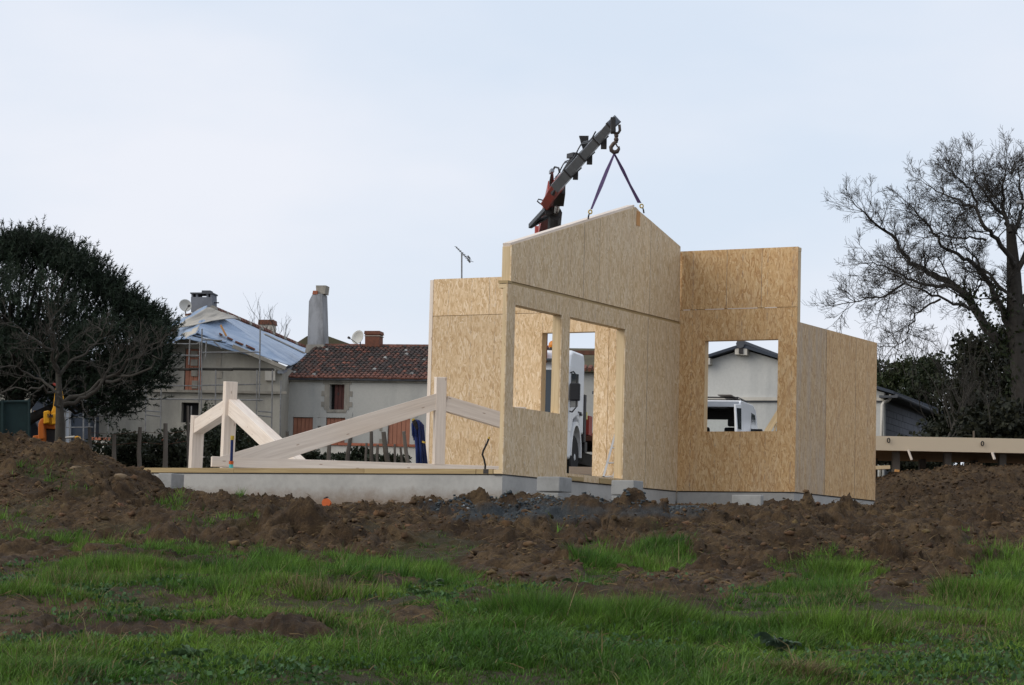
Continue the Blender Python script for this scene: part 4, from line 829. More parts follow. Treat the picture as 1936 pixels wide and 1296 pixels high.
# house beyond the lorry
FQ = frame_at(1110, 850, 96, 8); qh = thing('low_outbuilding', (FQ.o[0], FQ.o[1], 5.5), 'low grey outbuilding with mossy tile roof behind the lorry', 'building')
e0_, z_ = FQ.px(1040, 704); e1_ = FQ.px(1150, 704)[0]
MB().fbox(FQ, e0_, e1_, 5.2, z_, -6, 0).build('wall', 'farm_plaster', qh); MB().prism([FQ.p(e0_ - .1, z_, .3), FQ.p(e0_ - .1, z_ + .08, .3), FQ.p(e0_ - .1, z_ + 1.25, -3.4), FQ.p(e0_ - .1, z_, -6.3)], FQ.t * (e1_ - e0_ + .2)).build('roof', 'moss_roof', qh)
for k in range(int((e1_ - e0_) / .21)): c = FQ.p(e0_ + .1 + k * .21, z_ + .09, .33); MB().tube([c, c + (-FQ.n) * .5 + np.array([0, 0, .16])], .085, 6).build('tile', 'tile_red', qh)

# ------------------------------------------------------------------ house with tarpaulin roof and scaffold
KL = 1.131
def aL(x, y, d): return at(x, y, d * KL)
FL = frame_at(380, 850, 95 * KL, 7); zl_ = zg(*FL.o[:2]) - .5; lp = lambda x, y: FL.px(x, y)
lh = thing('gabled_house', (FL.o[0], FL.o[1], zl_), 'stained old gabled house with blue and cream tarpaulins over its roof', 'house')
gp_ = [lp(174, 690), lp(300, 655), lp(345, 633), lp(372, 627), lp(420, 645), lp(534, 691)]
up_h = (lp(375, 0)[0], lp(408, 0)[0], lp(390, 737)[1], lp(390, 660)[1])
sA, sB = gp_[0][0], gp_[-1][0]
# gable wall: lower rectangle with string course, gable pieces around the shutter
zs_ = lp(380, 741)[1]
dr_h = (lp(372, 0)[0], lp(404, 0)[0], lp(390, 800)[1], lp(390, 762)[1])
sheet(FL, (sA, sB, zl_, zs_), [dr_h], -.45, 0, 'house_plaster', lh, 'wall')
MB().fbox(FL, dr_h[0], dr_h[1], dr_h[2], dr_h[3], -.4, -.36).build('window', 'dark_opening', lh)
MB().fprism(FL, [(sA, zs_ + .004), (up_h[0], zs_ + .004), (up_h[0], lp(375, 628)[1]), gp_[2], gp_[1], gp_[0]], -.45, 0).build('gable', 'house_plaster', lh)
MB().fprism(FL, [(up_h[1], zs_ + .004), (sB, zs_ + .004), gp_[5], gp_[4], (up_h[1], lp(408, 640)[1])], -.45, 0).build('gable', 'house_plaster', lh)
MB().fprism(FL, [(up_h[0] + .004, up_h[3] + .006), (up_h[1] - .004, up_h[3] + .006), (up_h[1] - .004, lp(408, 640)[1]), (up_h[0] + .004, lp(375, 628)[1])], -.45, -.003).build('gable', 'house_plaster', lh)
sw = MB().fbox(FL, up_h[0] + .004, up_h[1] - .004, zs_ + .006, up_h[3], -.4, -.36).build('window', 'dark_opening', lh); shutters(FL, up_h[0] + .03, up_h[1] - .03, zs_ + .01, up_h[3] - .02, -.04, 'shutter_salmon', sw, 4)
for (x0, x1, y0, y1) in ((361, 373.5, 664, 676), (361, 373.5, 680, 692), (409.5, 419, 662, 674), (409.5, 418, 677, 692), (362, 373.5, 699, 712), (409.5, 420, 702, 716), (363, 373.5, 720, 735)):
    a0, zt = lp(x0, y0); a1, zl2 = lp(x1, y1); MB().fbox(FL, a0, a1, zl2, zt, -.1, .03).build('quoin', 'old_stone', sw)
for k in range(7): y0 = 770 + k * 12; a0, zt = lp(174, y0); a1, zl2 = lp(187 - (k % 2) * 5, y0 + 11); MB().fbox(FL, a0 - .05, a1, zl2, zt, -.1, .03).build('quoin', 'old_stone', lh)
MB().fbox(FL, lp(225, 741)[0], lp(543, 741)[0], zs_ - .05, zs_ + .06, .003, .16).build('string_course', 'old_stone', lh)
MB().fbox(FL, sB - .4, sB - .003, zl_, gp_[5][1] - .05, -17, -.46).build('side_wall', 'house_plaster', lh); MB().fbox(FL, sA + .003, sA + .4, zl_, gp_[0][1] - .05, -17, -.46).build('side_wall', 'house_plaster', lh)
lsh = MB().fbox(Frame(FL.p(sA, 0), -FL.n, -FL.t), .05, .5, lp(0, 835)[1], lp(0, 770)[1], 0, .04).build('side_shutter', 'shutter_salmon', lh)
# roof planes under tarpaulin: patches between 3d corners with sagging folds
def patch(c00, c10, c11, c01, nu, nv, mat, name, parent, amp=.1, seed=0, fold=6.):
    u, v = np.meshgrid(np.linspace(0, 1, nu), np.linspace(0, 1, nv), indexing='ij'); c = [np.array(x, float) for x in (c00, c10, c11, c01)]
    P = ((1 - u) * (1 - v))[..., None] * c[0] + (u * (1 - v))[..., None] * c[1] + (u * v)[..., None] * c[2] + ((1 - u) * v)[..., None] * c[3]
    n = np.cross(c[1] - c[0], c[3] - c[0]); n = n / np.linalg.norm(n); n = n if n[2] > 0 else -n
    dsp = (fbm(u * fold + seed * 7.3, v * fold * .45 + seed, seed, 4, .6) - .45) * 2 * amp + np.abs(fbm(v * fold * 1.6 + u * 1.5 + seed, u * 1.3, seed + 1, 3) - .5) * amp * 1.6
    P = P + dsp[..., None] * n; i = np.arange(nu * nv).reshape(nu, nv); f = np.stack([i[:-1, :-1], i[1:, :-1], i[1:, 1:], i[:-1, 1:]], -1).reshape(-1, 4)
    o = np_mesh(name, P.reshape(-1, 3), f, mat, parent, smooth=True); m = o.modifiers.new('thick', 'SOLIDIFY'); m.thickness = .03; return o
Pk = aL(394, 584, 97.5); Pb = aL(582, 661, 114); Eb = aL(612, 668, 113.5); Ef = aL(552, 692, 95.0); Vf = aL(430, 652, 94.6); Va = aL(372, 628, 94.6); Vl = aL(318, 652, 94.6); Lb = aL(250, 640, 113); El = aL(170, 692, 94.8)
rb = patch(aL(396, 586, 97.3), aL(582, 663, 114), aL(608, 668, 113), aL(548, 693, 94.9), 60, 40, 'tarp_blue', 'roof', lh, .05, 2, 5.)
patch(aL(395, 583, 97.3), aL(445, 606, 102), aL(425, 648, 94.45), aL(362, 634, 94.5), 36, 24, 'tarp_blue', 'tarpaulin', rb, .09, 1, 4.)
patch(aL(394, 581, 96.6), aL(450, 603, 97.2), aL(405, 607, 95.6), aL(318, 627, 95.0), 30, 16, 'tarp_cream', 'tarpaulin', rb, .10, 3, 4.)
patch(aL(393, 581, 97.4), aL(300, 622, 96.3), aL(318, 652, 94.4), aL(374, 632, 94.45), 30, 20, 'tarp_blue', 'tarpaulin', rb, .10, 4, 4.)
patch(aL(393, 581.5, 97.4), aL(360, 590, 100), aL(292, 640, 98), aL(322, 626, 95.4), 24, 16, 'tarp_cream', 'tarpaulin', rb, .10, 5, 4.)
patch(aL(392, 582, 97.5), aL(300, 640, 110), aL(160, 692, 108), aL(168, 693, 94.8), 30, 20, 'tarp_cream', 'left_roof_slope', rb, .08, 6, 4.)
patch(aL(428, 651, 94.4), aL(362, 636, 94.4), aL(352, 640, 94.35), aL(470, 672, 94.4), 20, 6, 'tarp_blue', 'tarpaulin', rb, .05, 7, 4.)
patch(aL(395, 584, 97.2), aL(549, 693, 94.9), aL(430, 652, 94.5), aL(371, 631, 94.5), 40, 24, 'tarp_blue', 'tarpaulin', rb, .06, 8, 4.)
patch(aL(393, 584, 97.3), aL(372, 632, 94.5), aL(318, 654, 94.5), aL(168, 695, 94.8), 30, 20, 'tarp_cream', 'tarpaulin', rb, .08, 9, 4.)
for (p, q, ww) in (((417, 615), (428, 636), .28), ((350, 596), (361, 594), .2), ((418, 593), (428, 596), .2), ((325, 626), (334, 622), .22), ((415, 631), (420, 634), .3), ((430, 638), (440, 643), .2), ((445, 646), (460, 652), .15), ((465, 653), (482, 661), .2)): MB().beam(aL(*p, 94.9 if p[1] > 610 else 97), aL(*q, 94.9 if q[1] > 610 else 97), ww, .06).build('weight_board', 'orange_board' if p[0] == 417 else 'brick_red', rb)
for (p, q) in (((445, 625), (540, 676)), ((500, 632), (575, 668)), ((470, 640), (530, 680))): MB().beam(aL(*p, 98), aL(*q, 100), .10, .05).build('batten', 'tarp_cream', rb)
for k in range(34):   # ridge tiles climbing away
    f = k / 33.; p0 = aL(402 + 180 * f, 583.5 + 77 * f, 97.8 + 16.4 * f); p1 = aL(402 + 180 * (f + .034), 583.5 + 77 * (f + .034), 97.8 + 16.4 * (f + .034)); MB().tube([p0, p1], [.15, .12], 7).build('ridge_tile', 'tile_red' if k % 4 else 'old_stone', rb)
MB().beam(aL(440, 655, 94.5), aL(540, 697, 94.6), .30, .16).build('verge', 'old_stone', lh); MB().beam(aL(530, 704, 94.6), aL(612, 664, 109), .25, .12).build('valley_gutter', 'zinc', lh)
MB().fbox(FL, lp(527, 0)[0], lp(546, 0)[0], lp(0, 712)[1], lp(0, 690)[1], -.5, .18).build('eave_stone', 'white_wall', lh)
FLc = frame_at(380, 600, 98.2 * KL, 7); cx = FLc.px
st = MB().fprism(FLc, [cx(361, 590), cx(401, 590), cx(401, 562), cx(361, 562)], -.9, 0).build('chimney', 'cinder', lh)
for (x0, x1) in ((361.5, 364.5), (370, 373.5), (390, 393.5), (397.5, 401)): MB().fprism(FLc, [cx(x0, 562), cx(x1, 562), cx(x1, 556), cx(x0, 556)], -.88, -.02).build('chimney_pier', 'cinder', st)
MB().fprism(FLc, [cx(360, 556), cx(402.5, 556), cx(402.5, 553.5), cx(360, 553.5)], -.95, .05).build('chimney_slab', 'mortar_dark', st); MB().fprism(FLc, [cx(380, 553.4), cx(397, 553.4), cx(396.5, 549), cx(380.5, 549)], -.6, -.1).build('chimney_cowl', 'mortar_dark', st)
MB().tube([FLc.p(cx(401, 571)[0], cx(401, 571)[1], -.4), FLc.p(cx(410, 571)[0], cx(410, 571)[1], -.4)], .03, 5).build('bracket', 'steel_dark', st)
dish('satellite_dish', 'large pale satellite dish left of the slotted chimney on the tarpaulin roof', aL(349, 580, 97.6), .29, (.35, -.9, .25), aL(352, 597, 97.8))
FK = frame_at(505, 600, 118 * KL, 7); kx = FK.px; rc = thing('red_chimney', FK.p(0, 8.5), 'squat chimney with red brick head behind the tarpaulin roof', 'chimney')
MB().fprism(FK, [kx(490, 660), kx(516, 660), kx(516, 614), kx(490, 614)], -.8, 0).build('stack', 'white_wall', rc); MB().fprism(FK, [kx(488, 614), kx(518, 614), kx(517, 605), kx(489, 605)], -.85, .06).build('head', 'brick_red', rc)

sc_ = thing('scaffold', FL.p(0, zl_, 1.5), 'steel tube scaffold standing before the gabled house', 'scaffold')
SD = 93.4
for (x, y0, y1) in ((205, 746, 842), (275, 717, 842), (304, 700, 842), (381, 622, 800), (407, 700, 842), (491, 620, 760), (514, 700, 842), (530, 720, 842), (180, 772, 842), (361, 768, 842), (377, 646, 760), (389, 646, 680), (485, 700, 842), (358, 640, 690)):
    MB().tube([aL(x - 1, y1, SD), aL(x + 1, y0, SD)], .032, 6).build('standard', 'scaffold_steel', sc_)
for (x0, y0, x1, y1, dd) in ((318, 650, 371, 651, 0), (371, 651, 381, 647, 0), (381, 643, 420, 644, 0), (296, 671, 377, 673, .3), (383, 667, 492, 666, .3), (244, 729, 380, 730, 0), (381, 729, 494, 727, 0), (205, 754, 497, 757, .6), (276, 777, 304, 779, 0), (276, 785, 304, 788, 0), (488, 778, 514, 780, 0), (488, 786, 514, 789, 0), (182, 777, 205, 779, 0), (182, 784, 205, 788, 0), (404, 646, 419, 660, 0), (225, 742, 275, 740, .5)):
    MB().tube([aL(x0, y0, SD - dd), aL(x1, y1, SD - dd)], .028, 6).build('ledger', 'scaffold_steel', sc_)
for (x0, x1) in ((286, 360), (361, 440), (441, 518)): MB().beam(aL(x0, 698 , SD + .3), aL(x1, 699, SD + .3), .6, .07).build('deck_board', 'scaffold_deck', sc_)

# ------------------------------------------------------------------ white barn on the right
FBn = frame_at(1405, 850, 77, 20); bx = FBn.px; zbn = 4.0
bn = thing('white_barn', (FBn.o[0], FBn.o[1], zbn), 'pale rendered barn with low gable roof and block side wall behind the house', 'barn')
pk = bx(1405, 661); rc_ = bx(1672, 743); lft = (2 * pk[0] - rc_[0], rc_[1])
MB().fprism(FBn, [(lft[0], zbn), (rc_[0], zbn), rc_, pk, lft], -.25, 0).build('gable_wall', 'barn_plaster', bn)
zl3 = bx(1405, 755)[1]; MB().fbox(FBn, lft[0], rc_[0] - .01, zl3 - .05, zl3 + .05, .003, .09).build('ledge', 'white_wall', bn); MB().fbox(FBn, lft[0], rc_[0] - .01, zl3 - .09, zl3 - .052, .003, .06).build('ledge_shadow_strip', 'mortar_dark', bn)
for sgn, e in ((1, rc_), (-1, lft)):
    a, b = FBn.p(pk[0], pk[1] + .05, .32), FBn.p(e[0] + .35 * sgn, e[1] - .06, .32); MB().prism([a, b, b + np.array([0, 0, .09]), a + np.array([0, 0, .09])], -FBn.n * 10).build('roof_slope', 'shed_blue', bn)
MB().tube([FBn.p(pk[0], pk[1] + .14, .36), FBn.p(pk[0], pk[1] + .14, -9.6)], .14, 8).build('ridge_cap', 'mortar_dark', bn)
for (x, y) in ((1400, 666), (1411, 667), (1341, 685)): a, z = bx(x, y); MB().fbox(FBn, a - .10, a + .10, z - .10, z + .10, .002, .30).build('corbel', 'white_wall', bn)
MB().fbox(FBn, pk[0] - .05, pk[0] + .08, pk[1] - .16, pk[1] + .1, .003, .34).build('purlin_end', 'steel_dark', bn)
Fs = Frame(FBn.p(rc_[0], 0), -FBn.n, FBn.t)       # block side wall
sw_ = MB().fbox(Fs, .26, 7.2, zbn, rc_[1] - .15, -.2, -.03).build('side_wall', 'mortar_dark', bn)
bh = .2; k = 0; z = zbn
proto = None
while z < rc_[1] - .36:
    a = .26 - (.25 if k % 2 else 0)
    while a < 7.1:
        x0, x1 = max(.26, a), min(7.2, a + .488)
        if x1 - x0 > .1 and z > 4.9:
            MB().fbox(Fs, x0, x1, z, z + bh - .014, -.04, -.012 + rng.uniform(0, .006)).build('block', 'cinder', sw_)
        a += .5
    z += bh; k += 1
MB().fbox(Fs, -.3, 7.5, rc_[1] - .17, rc_[1] - .10, -.1, .38).build('eave_board', 'mortar_dark', bn); MB().tube([Fs.p(-.3, rc_[1] - .12, .42), Fs.p(7.5, rc_[1] - .16, .42)], .06, 8).build('gutter', 'mortar_dark', bn)
MB().tube([at(1684, 746, 75.6), at(1683.5, 754, 75.6), at(1679, 758, 75.6), at(1671, 761, 75.5), at(1668, 766, 75.4), at(1665, 900, 75.2)], .05, 8).build('downpipe', 'white_wall', bn, smooth=True)

# ------------------------------------------------------------------ garden wall with tile coping
FG = frame_at(480, 850, 88, 4); gx = FG.px
gw = thing('garden_wall', FG.p(0, 5.), 'low pale garden wall with red tile coping before the farmhouses', 'wall')
zt = gx(620, 842)[1]; ga, gb = gx(172, 842)[0], gx(830, 842)[0]
MB().fbox(FG, ga, gb, 4.6, zt, -.25, 0).build('wall', 'white_wall', gw)
for k in range(int((gb - ga) / .42)): MB().fbox(FG, ga + k * .42, ga + k * .42 + .405, zt + .003, zt + .085 + rng.uniform(0, .012), -.32, .06).build('coping_tile', 'coping_tile', gw)
for (x, y0, y1, ww) in ((444, 800, 842, .22), ((465), 812, 842, .5)): a, z1 = gx(x, y0); MB().fbox(FG, a - ww / 2, a + ww / 2, zt, z1, -2.2, -2.).build('gate_pier', 'white_wall', gw)

# ------------------------------------------------------------------ vegetation helpers
class Tubes:
    def __init__(s): s.V, s.F, s.n = [], [], 0
    def add(s, P, r, k):
        P = np.asarray(P, float); n = len(P); d = np.gradient(P, axis=0); d /= np.linalg.norm(d, axis=1)[:, None] + 1e-9
        a = np.array([.31, .17, .93]) if abs(d[0][2]) < .9 else np.array([1., .1, .1]); q = np.cross(d, a); q /= np.linalg.norm(q, axis=1)[:, None] + 1e-9; w_ = np.cross(d, q)
        t = np.arange(k) * 2 * math.pi / k; ring = P[:, None] + (q[:, None] * np.cos(t)[None, :, None] + w_[:, None] * np.sin(t)[None, :, None]) * np.asarray(r, float)[:, None, None]
        i = s.n + np.arange(n * k).reshape(n, k); j = np.roll(i, -1, 1)
        s.V.append(ring.reshape(-1, 3)); s.F.append(np.stack([i[:-1], j[:-1], j[1:], i[1:]], -1).reshape(-1, 4)); s.n += n * k
    def build(s, name, mat, parent): return np_mesh(name, np.concatenate(s.V), np.concatenate(s.F), mat, parent, smooth=True)
WOB = [.16]
def grow(T, p, d, L, r, lev, R, up=.15, spread=.75, kids=(5, 5, 4), kmin=3):
    n = 5 if lev < 2 else 3; P = [p]; dd = d / np.linalg.norm(d)
    for i in range(n): dd = dd + R.normal(0, WOB[0], 3) + np.array([0, 0, up * .3]); dd /= np.linalg.norm(dd); P.append(P[-1] + dd * L / n)
    P = np.array(P); T.add(P, np.linspace(r, max(r * .3, .0036), n + 1), max(kmin, 6 - lev))
    if lev >= len(kids): return
    for c in range(kids[lev]):
        f = R.uniform(.25, 1.); k = min(int(f * n), n - 1); q = P[k] + (P[k + 1] - P[k]) * (f * n - k); ax = P[min(k + 1, n)] - P[k]; ax /= np.linalg.norm(ax)
        side = R.normal(0, 1, 3); side -= ax * (side @ ax); side /= np.linalg.norm(side) + 1e-9
        grow(T, q, ax * R.uniform(.5, .9) + side * spread + np.array([0, 0, up]), L * R.uniform(.42, .7) * (1.15 - .5 * f), max(r * .5 * (1.1 - .5 * f), .0042), lev + 1, R, up, spread, kids, kmin)
def limb(T, pts, d0, r0, r1, R, dj=1., nk=10, kl=1.1, kids=(5, 4), up=.15):
    ds = d0 + np.cumsum(R.normal(0, dj * .35, len(pts))); P = np.array([at(x, y, d) for (x, y), d in zip(pts, ds)])
    t = np.linspace(0, 1, len(P)); tt = np.linspace(0, 1, len(P) * 3); P = np.stack([np.interp(tt, t, P[:, i]) for i in range(3)], 1); P[1:-1] += R.normal(0, .03, P[1:-1].shape)
    T.add(P, np.linspace(r0, r1, len(P)), 8)
    for k in range(nk):
        i = R.randint(max(1, len(P) // 5), len(P) - 1); ax = P[i + 1] - P[i]; ax /= np.linalg.norm(ax); side = R.normal(0, 1, 3); side -= ax * (side @ ax); side /= np.linalg.norm(side)
        grow(T, P[i], ax * .6 + side * .8 + np.array([0, 0, up]), kl * R.uniform(.6, 1.3), max(.010, (r0 + (r1 - r0) * i / len(P)) * .30), 1, R, up, .7, (0,) + kids)
    grow(T, P[-1], P[-1] - P[-2], kl * .8, r1, 1, R, up, .7, (0,) + kids)
def leaves(C, N, size, R, tone, var=.35, up=.2, asp=.55):
    """leaf quads around centres C; N random offsets already applied"""
    n = len(C); a = R.normal(0, 1, (n, 3)); a[:, 2] += up; a /= np.linalg.norm(a, axis=1)[:, None]; b = np.cross(a, R.normal(0, 1, (n, 3))); b /= np.linalg.norm(b, axis=1)[:, None]
    s = size * R.uniform(.6, 1.4, n)[:, None]; V = np.stack([C - a * s, C + b * s * asp, C + a * s, C - b * s * asp], 1).reshape(-1, 3); F = np.arange(4 * n).reshape(n, 4)
    col_ = np.array(tone)[None] * R.uniform(1 - var, 1 + var, n)[:, None] * np.array([1, 1, 1])[None] + R.uniform(0, .012, (n, 1)) * np.array([[1, .8, .1]])
    return V, F, np.repeat(col_, 4, 0)
def clumps(c, rad, n, R, ncl=26, cr=.35, hollow=.45):
    """points gathered into uneven lumps on an ellipsoid"""
    k = R.normal(0, 1, (ncl, 3)); k /= np.linalg.norm(k, axis=1)[:, None]; k *= R.uniform(hollow, 1., ncl)[:, None] ** .6; k *= np.array(rad); w_ = R.randint(0, ncl, n)
    o = R.normal(0, 1, (n, 3)); o /= np.linalg.norm(o, axis=1)[:, None]; o *= R.uniform(0, 1, n)[:, None] ** .5 * cr * np.array(rad) * R.uniform(.6, 1.2, ncl)[w_][:, None]
    return np.array(c) + k[w_] + o

# big bare oak on the right
R1 = np.random.RandomState(5); oak = thing('bare_oak_tree', at(1925, 860, 70), 'tall leafless oak with ivy on its trunk at the right edge', 'tree'); T = Tubes(); D = 70.
gz = zg(*at(1925, 860, 70)[:2]); tb = at(1938, 800, D); tb[2] = gz - .3
tp = [tb, at(1935, 720, D), at(1926, 640, D), at(1919, 576, D), at(1917, 518, D), at(1910, 424, D)]; T.add(np.array(tp), [.40, .34, .30, .24, .20, .12], 12); trunk = T.build('trunk', 'bark_dark', oak); T = Tubes()
K = [([(1900, 660), (1875, 634), (1843, 584), (1828, 558), (1785, 529), (1756, 518), (1730, 500), (1705, 478), (1680, 439), (1647, 417), (1625, 388)], .21, .02, 20),
     ([(1843, 584), (1830, 582), (1778, 566), (1734, 547), (1698, 522), (1660, 512)], .07, .015, 14), ([(1778, 566), (1741, 584), (1720, 613), (1712, 645), (1683, 663)], .045, .012, 12),
     ([(1712, 535), (1676, 558), (1633, 566), (1595, 574)], .05, .012, 12), ([(1820, 552), (1790, 540), (1758, 540), (1715, 530), (1670, 500), (1640, 498)], .09, .014, 14),
     ([(1915, 640), (1905, 613), (1886, 569), (1872, 537), (1847, 504), (1821, 486), (1785, 471), (1770, 446), (1741, 406), (1712, 370)], .15, .015, 18),
     ([(1917, 570), (1908, 558), (1872, 522), (1850, 506), (1836, 478), (1810, 462)], .09, .014, 12),
     ([(1917, 505), (1912, 486), (1886, 460), (1865, 431), (1847, 395), (1821, 373), (1785, 355), (1752, 330)], .12, .014, 18), ([(1850, 398), (1839, 348), (1810, 312), (1792, 286)], .06, .012, 12),
     ([(1865, 455), (1840, 450), (1800, 452), (1775, 440), (1740, 455)], .05, .012, 12),
     ([(1910, 440), (1905, 413), (1886, 388), (1865, 355), (1847, 322), (1839, 279)], .10, .014, 16), ([(1910, 440), (1897, 388), (1897, 330), (1901, 279)], .09, .013, 15), ([(1915, 450), (1923, 424), (1934, 388), (1926, 330), (1926, 283)], .10, .013, 15),
     ([(1919, 520), (1945, 470), (1975, 420), (2000, 360), (2010, 300)], .14, .014, 14), ([(1920, 580), (1960, 540), (2010, 500), (2060, 450)], .15, .015, 14)]
WOB[0] = .11
for pts, r0, r1, nk in K: limb(T, [(x, y + max(0, 420 - y) * .22) for x, y in pts], D, r0 * .72, r1 * .8, R1, 1.0, int(nk * 2.0), .80, (7, 6), .10)
WOB[0] = .16
T.build('branches', 'bark_dark', oak)
iv = np.concatenate([np.array(tp[0]) + (np.array(tp[3]) - np.array(tp[0])) * f + R1.normal(0, .34 - .12 * f, (60, 3)) for f in np.linspace(.1, 1., 14)] + [at(x, y, D) + R1.normal(0, .15, (45, 3)) for x, y in ((1900, 660), (1888, 648), (1875, 634), (1860, 612), (1843, 584), (1833, 566), (1828, 558), (1900, 600), (1893, 585), (1886, 569), (1878, 550))])
V, F, C = leaves(iv, 0, .07, R1, (.016, .026, .010)); np_mesh('ivy', V, F, 'leaf', oak, colors=C)
# evergreen trees and scrub behind, right
def bush(name, label, cat, px, py, d, rad, n, tone, size, R, grp=None, twigs=0, ncl=40, hollow=.4):
    c = at(px, py, d); g = zg(c[0], c[1]); o = thing(name, (c[0], c[1], g), label, cat, grp)
    T = Tubes(); grow(T, np.array([c[0], c[1], g - .2]), np.array([.02, 0, 1.]), max(.5, c[2] - g + rad[2] * .3), .05 + .03 * rad[0], 0, R, .1, .6, (5, 4)); T.build('trunk', 'bark_dark', o)
    V, F, C = leaves(clumps(c, rad, n, R, ncl, .42, hollow), 0, size, R, tone); np_mesh('crown', V, F, 'leaf', o, colors=C)
    if twigs:
        T = Tubes()
        for k in range(twigs): a = R.uniform(-1, 1, 2); grow(T, c + np.array([a[0] * rad[0], a[1] * rad[1], rad[2] * R.uniform(.1, .6)]), np.array([a[0] * .3, 0, 1.]), R.uniform(.8, 1.6), .014, 1, R, .25, .5, (0, 4, 3))
        tag(T.build('bare_shoots', 'bark_dark', o), kind='stuff')
    return o
R2 = np.random.RandomState(8)
bush('evergreen_tree', 'glossy evergreen tree with sunlit leaves above the barn roof', 'tree', 1712, 742, 86, (1.6, 1.5, 1.1), 9000, (.026, .038, .014), .075, R2, 'evergreens behind the barn', 22)
bush('evergreen_tree', 'rounded dark evergreen right of the barn roof end', 'tree', 1785, 752, 84, (1.4, 1.5, 1.25), 9000, (.017, .026, .012), .075, R2, 'evergreens behind the barn', 14)
bush('evergreen_tree', 'tall dark evergreen thicket at the foot of the bare oak', 'tree', 1880, 745, 76, (1.6, 1.6, 2.0), 16000, (.013, .018, .010), .08, R2, 'evergreens behind the barn', 22)
bush('evergreen_tree', 'dark evergreen cut by the right edge of the picture', 'tree', 1955, 735, 73, (1.5, 1.5, 2.3), 13000, (.012, .016, .010), .08, R2, 'evergreens behind the barn', 10)
bush('evergreen_tree', 'low dark scrub behind the flat timber panel', 'tree', 1852, 822, 72, (1.35, 1.2, .9), 7000, (.012, .016, .010), .08, R2, 'evergreens behind the barn', 26)
bush('evergreen_tree', 'low dark scrub beneath the bare oak behind the panel end', 'tree', 1925, 825, 66, (1.6, 1.2, .9), 8000, (.012, .015, .010), .08, R2, 'evergreens behind the barn', 18)
bush('evergreen_tree', 'low dark scrub added to fill the bright gap below the flat panel', 'tree', 1745, 868, 60, (1.2, 1.0, .55), 5000, (.012, .016, .010), .07, R2, 'evergreens behind the barn', 0)  # added scrub, blocks the bright sky gap below the panel
bt_ = thing('bare_sapling', at(1765, 830, 70), 'thin leafless grey sapling beside the block wall of the barn', 'tree'); T = Tubes()
g0 = at(1775, 840, 70); grow(T, np.array([g0[0], g0[1], zg(g0[0], g0[1]) - .2]), np.array([-.06, 0, 1.]), 3.2, .07, 0, R2, .25, .5, (6, 5, 4)); T.build('branches', 'bark_grey', bt_)
ft = thing('bare_tree', at(1350, 700, 98), 'leafless tree showing over the barn roof through the square window', 'tree'); T = Tubes(); c = at(1352, 720, 98); c[2] = 5.
for k in range(3): grow(T, c + np.array([k * .3 - .3, 0, 0]), np.array([R2.uniform(-.2, .2), 0, 1.]), 3.6, .07, 0, R2, .25, .55, (7, 6, 5))
T.build('branches', 'bark_grey', ft)
ft = thing('bare_tree', at(520, 640, 126), 'wispy bare treetop behind the red headed chimney', 'tree'); T = Tubes()
for k in range(7): c = at(474 + 11 * k + R2.uniform(-3, 3), 668, 130); grow(T, c, np.array([R2.uniform(-.25, .25), 0, 1.]), R2.uniform(1.2, 2.1) * (1.2 if k in (1, 5) else .85), .03, 0, R2, .25, .4, (5, 4))
c = at(520, 700, 130); T.add(np.array([[c[0], c[1], 5.], [c[0], c[1], c[2]], at(520, 660, 130)]), [.3, .25, .1], 6); T.build('branches', 'bark_grey', ft)
ft = thing('leafy_tree', at(1112, 690, 112), 'small green tree over the outbuilding roof behind the lorry', 'tree'); c = at(1112, 686, 112); V, F, C = leaves(clumps(c, (1.2, 1., .55), 2500, R2), 0, .08, R2, (.05, .06, .02)); np_mesh('crown', V, F, 'leaf', ft, colors=C); T = Tubes(); T.add(np.array([[c[0], c[1], 6.], c]), [.15, .06], 6); T.build('trunk', 'bark_grey', ft)

# umbrella pine at the left
R3 = np.random.RandomState(21); PD = 56.
pine = thing('umbrella_pine', at(45, 830, PD), 'dark umbrella pine filling the left edge', 'tree'); T = Tubes()
pb_ = at(38, 850, PD); pb_[2] = zg(pb_[0], pb_[1]) - .2
T.add(np.array([pb_, at(36, 800, PD), at(28, 740, PD), at(30, 660, PD)]), [.26, .22, .18, .12], 9)
for pts in ([(36, 800), (90, 775), (140, 752), (200, 720), (270, 690)], [(34, 790), (60, 760), (110, 700), (150, 640)], [(30, 760), (0, 730), (-60, 690)], [(30, 720), (60, 640), (80, 560)], [(36, 805), (70, 790), (130, 765)]):
    P = np.array([at(x, y, PD + R3.uniform(-.5, .5)) for x, y in pts]); T.add(P, np.linspace(.12, .03, len(P)), 6)
T.build('trunk', 'bark_dark', pine)
# outline of the crown as (x, top y, bottom y) in the photo, turned into a lens-shaped volume
ox = np.array([-340, -250, -120, -20, 40, 80, 130, 180, 225, 270, 300, 322]); ot = np.array([715, 610, 515, 472, 462, 464, 484, 522, 566, 602, 628, 655]); ob = np.array([730, 765, 765, 755, 745, 750, 765, 785, 780, 738, 705, 665])
nb = 1450; bxs = R3.uniform(-335, 300, nb); tt, bb = np.interp(bxs, ox, ot), np.interp(bxs, ox, ob); rim = R3.rand(nb) < .26
fy = np.where(rim, R3.uniform(0, .05, nb), R3.rand(nb) ** .9); bys = tt + fy * (bb - tt) + R3.normal(0, 7, nb) * rim; hwd = np.sqrt(np.clip(1 - ((bxs + 5) / 335.) ** 2, .02, 1)) * 3.4 * np.sqrt(np.clip(1 - (2 * fy - 1) ** 2, .06, 1))
bd = PD + R3.uniform(-1, 1, nb) * hwd; BC = np.array([at(a, b, c) for a, b, c in zip(bxs, bys, bd)]); per = 13; w_ = np.repeat(np.arange(nb), per); n = len(w_)
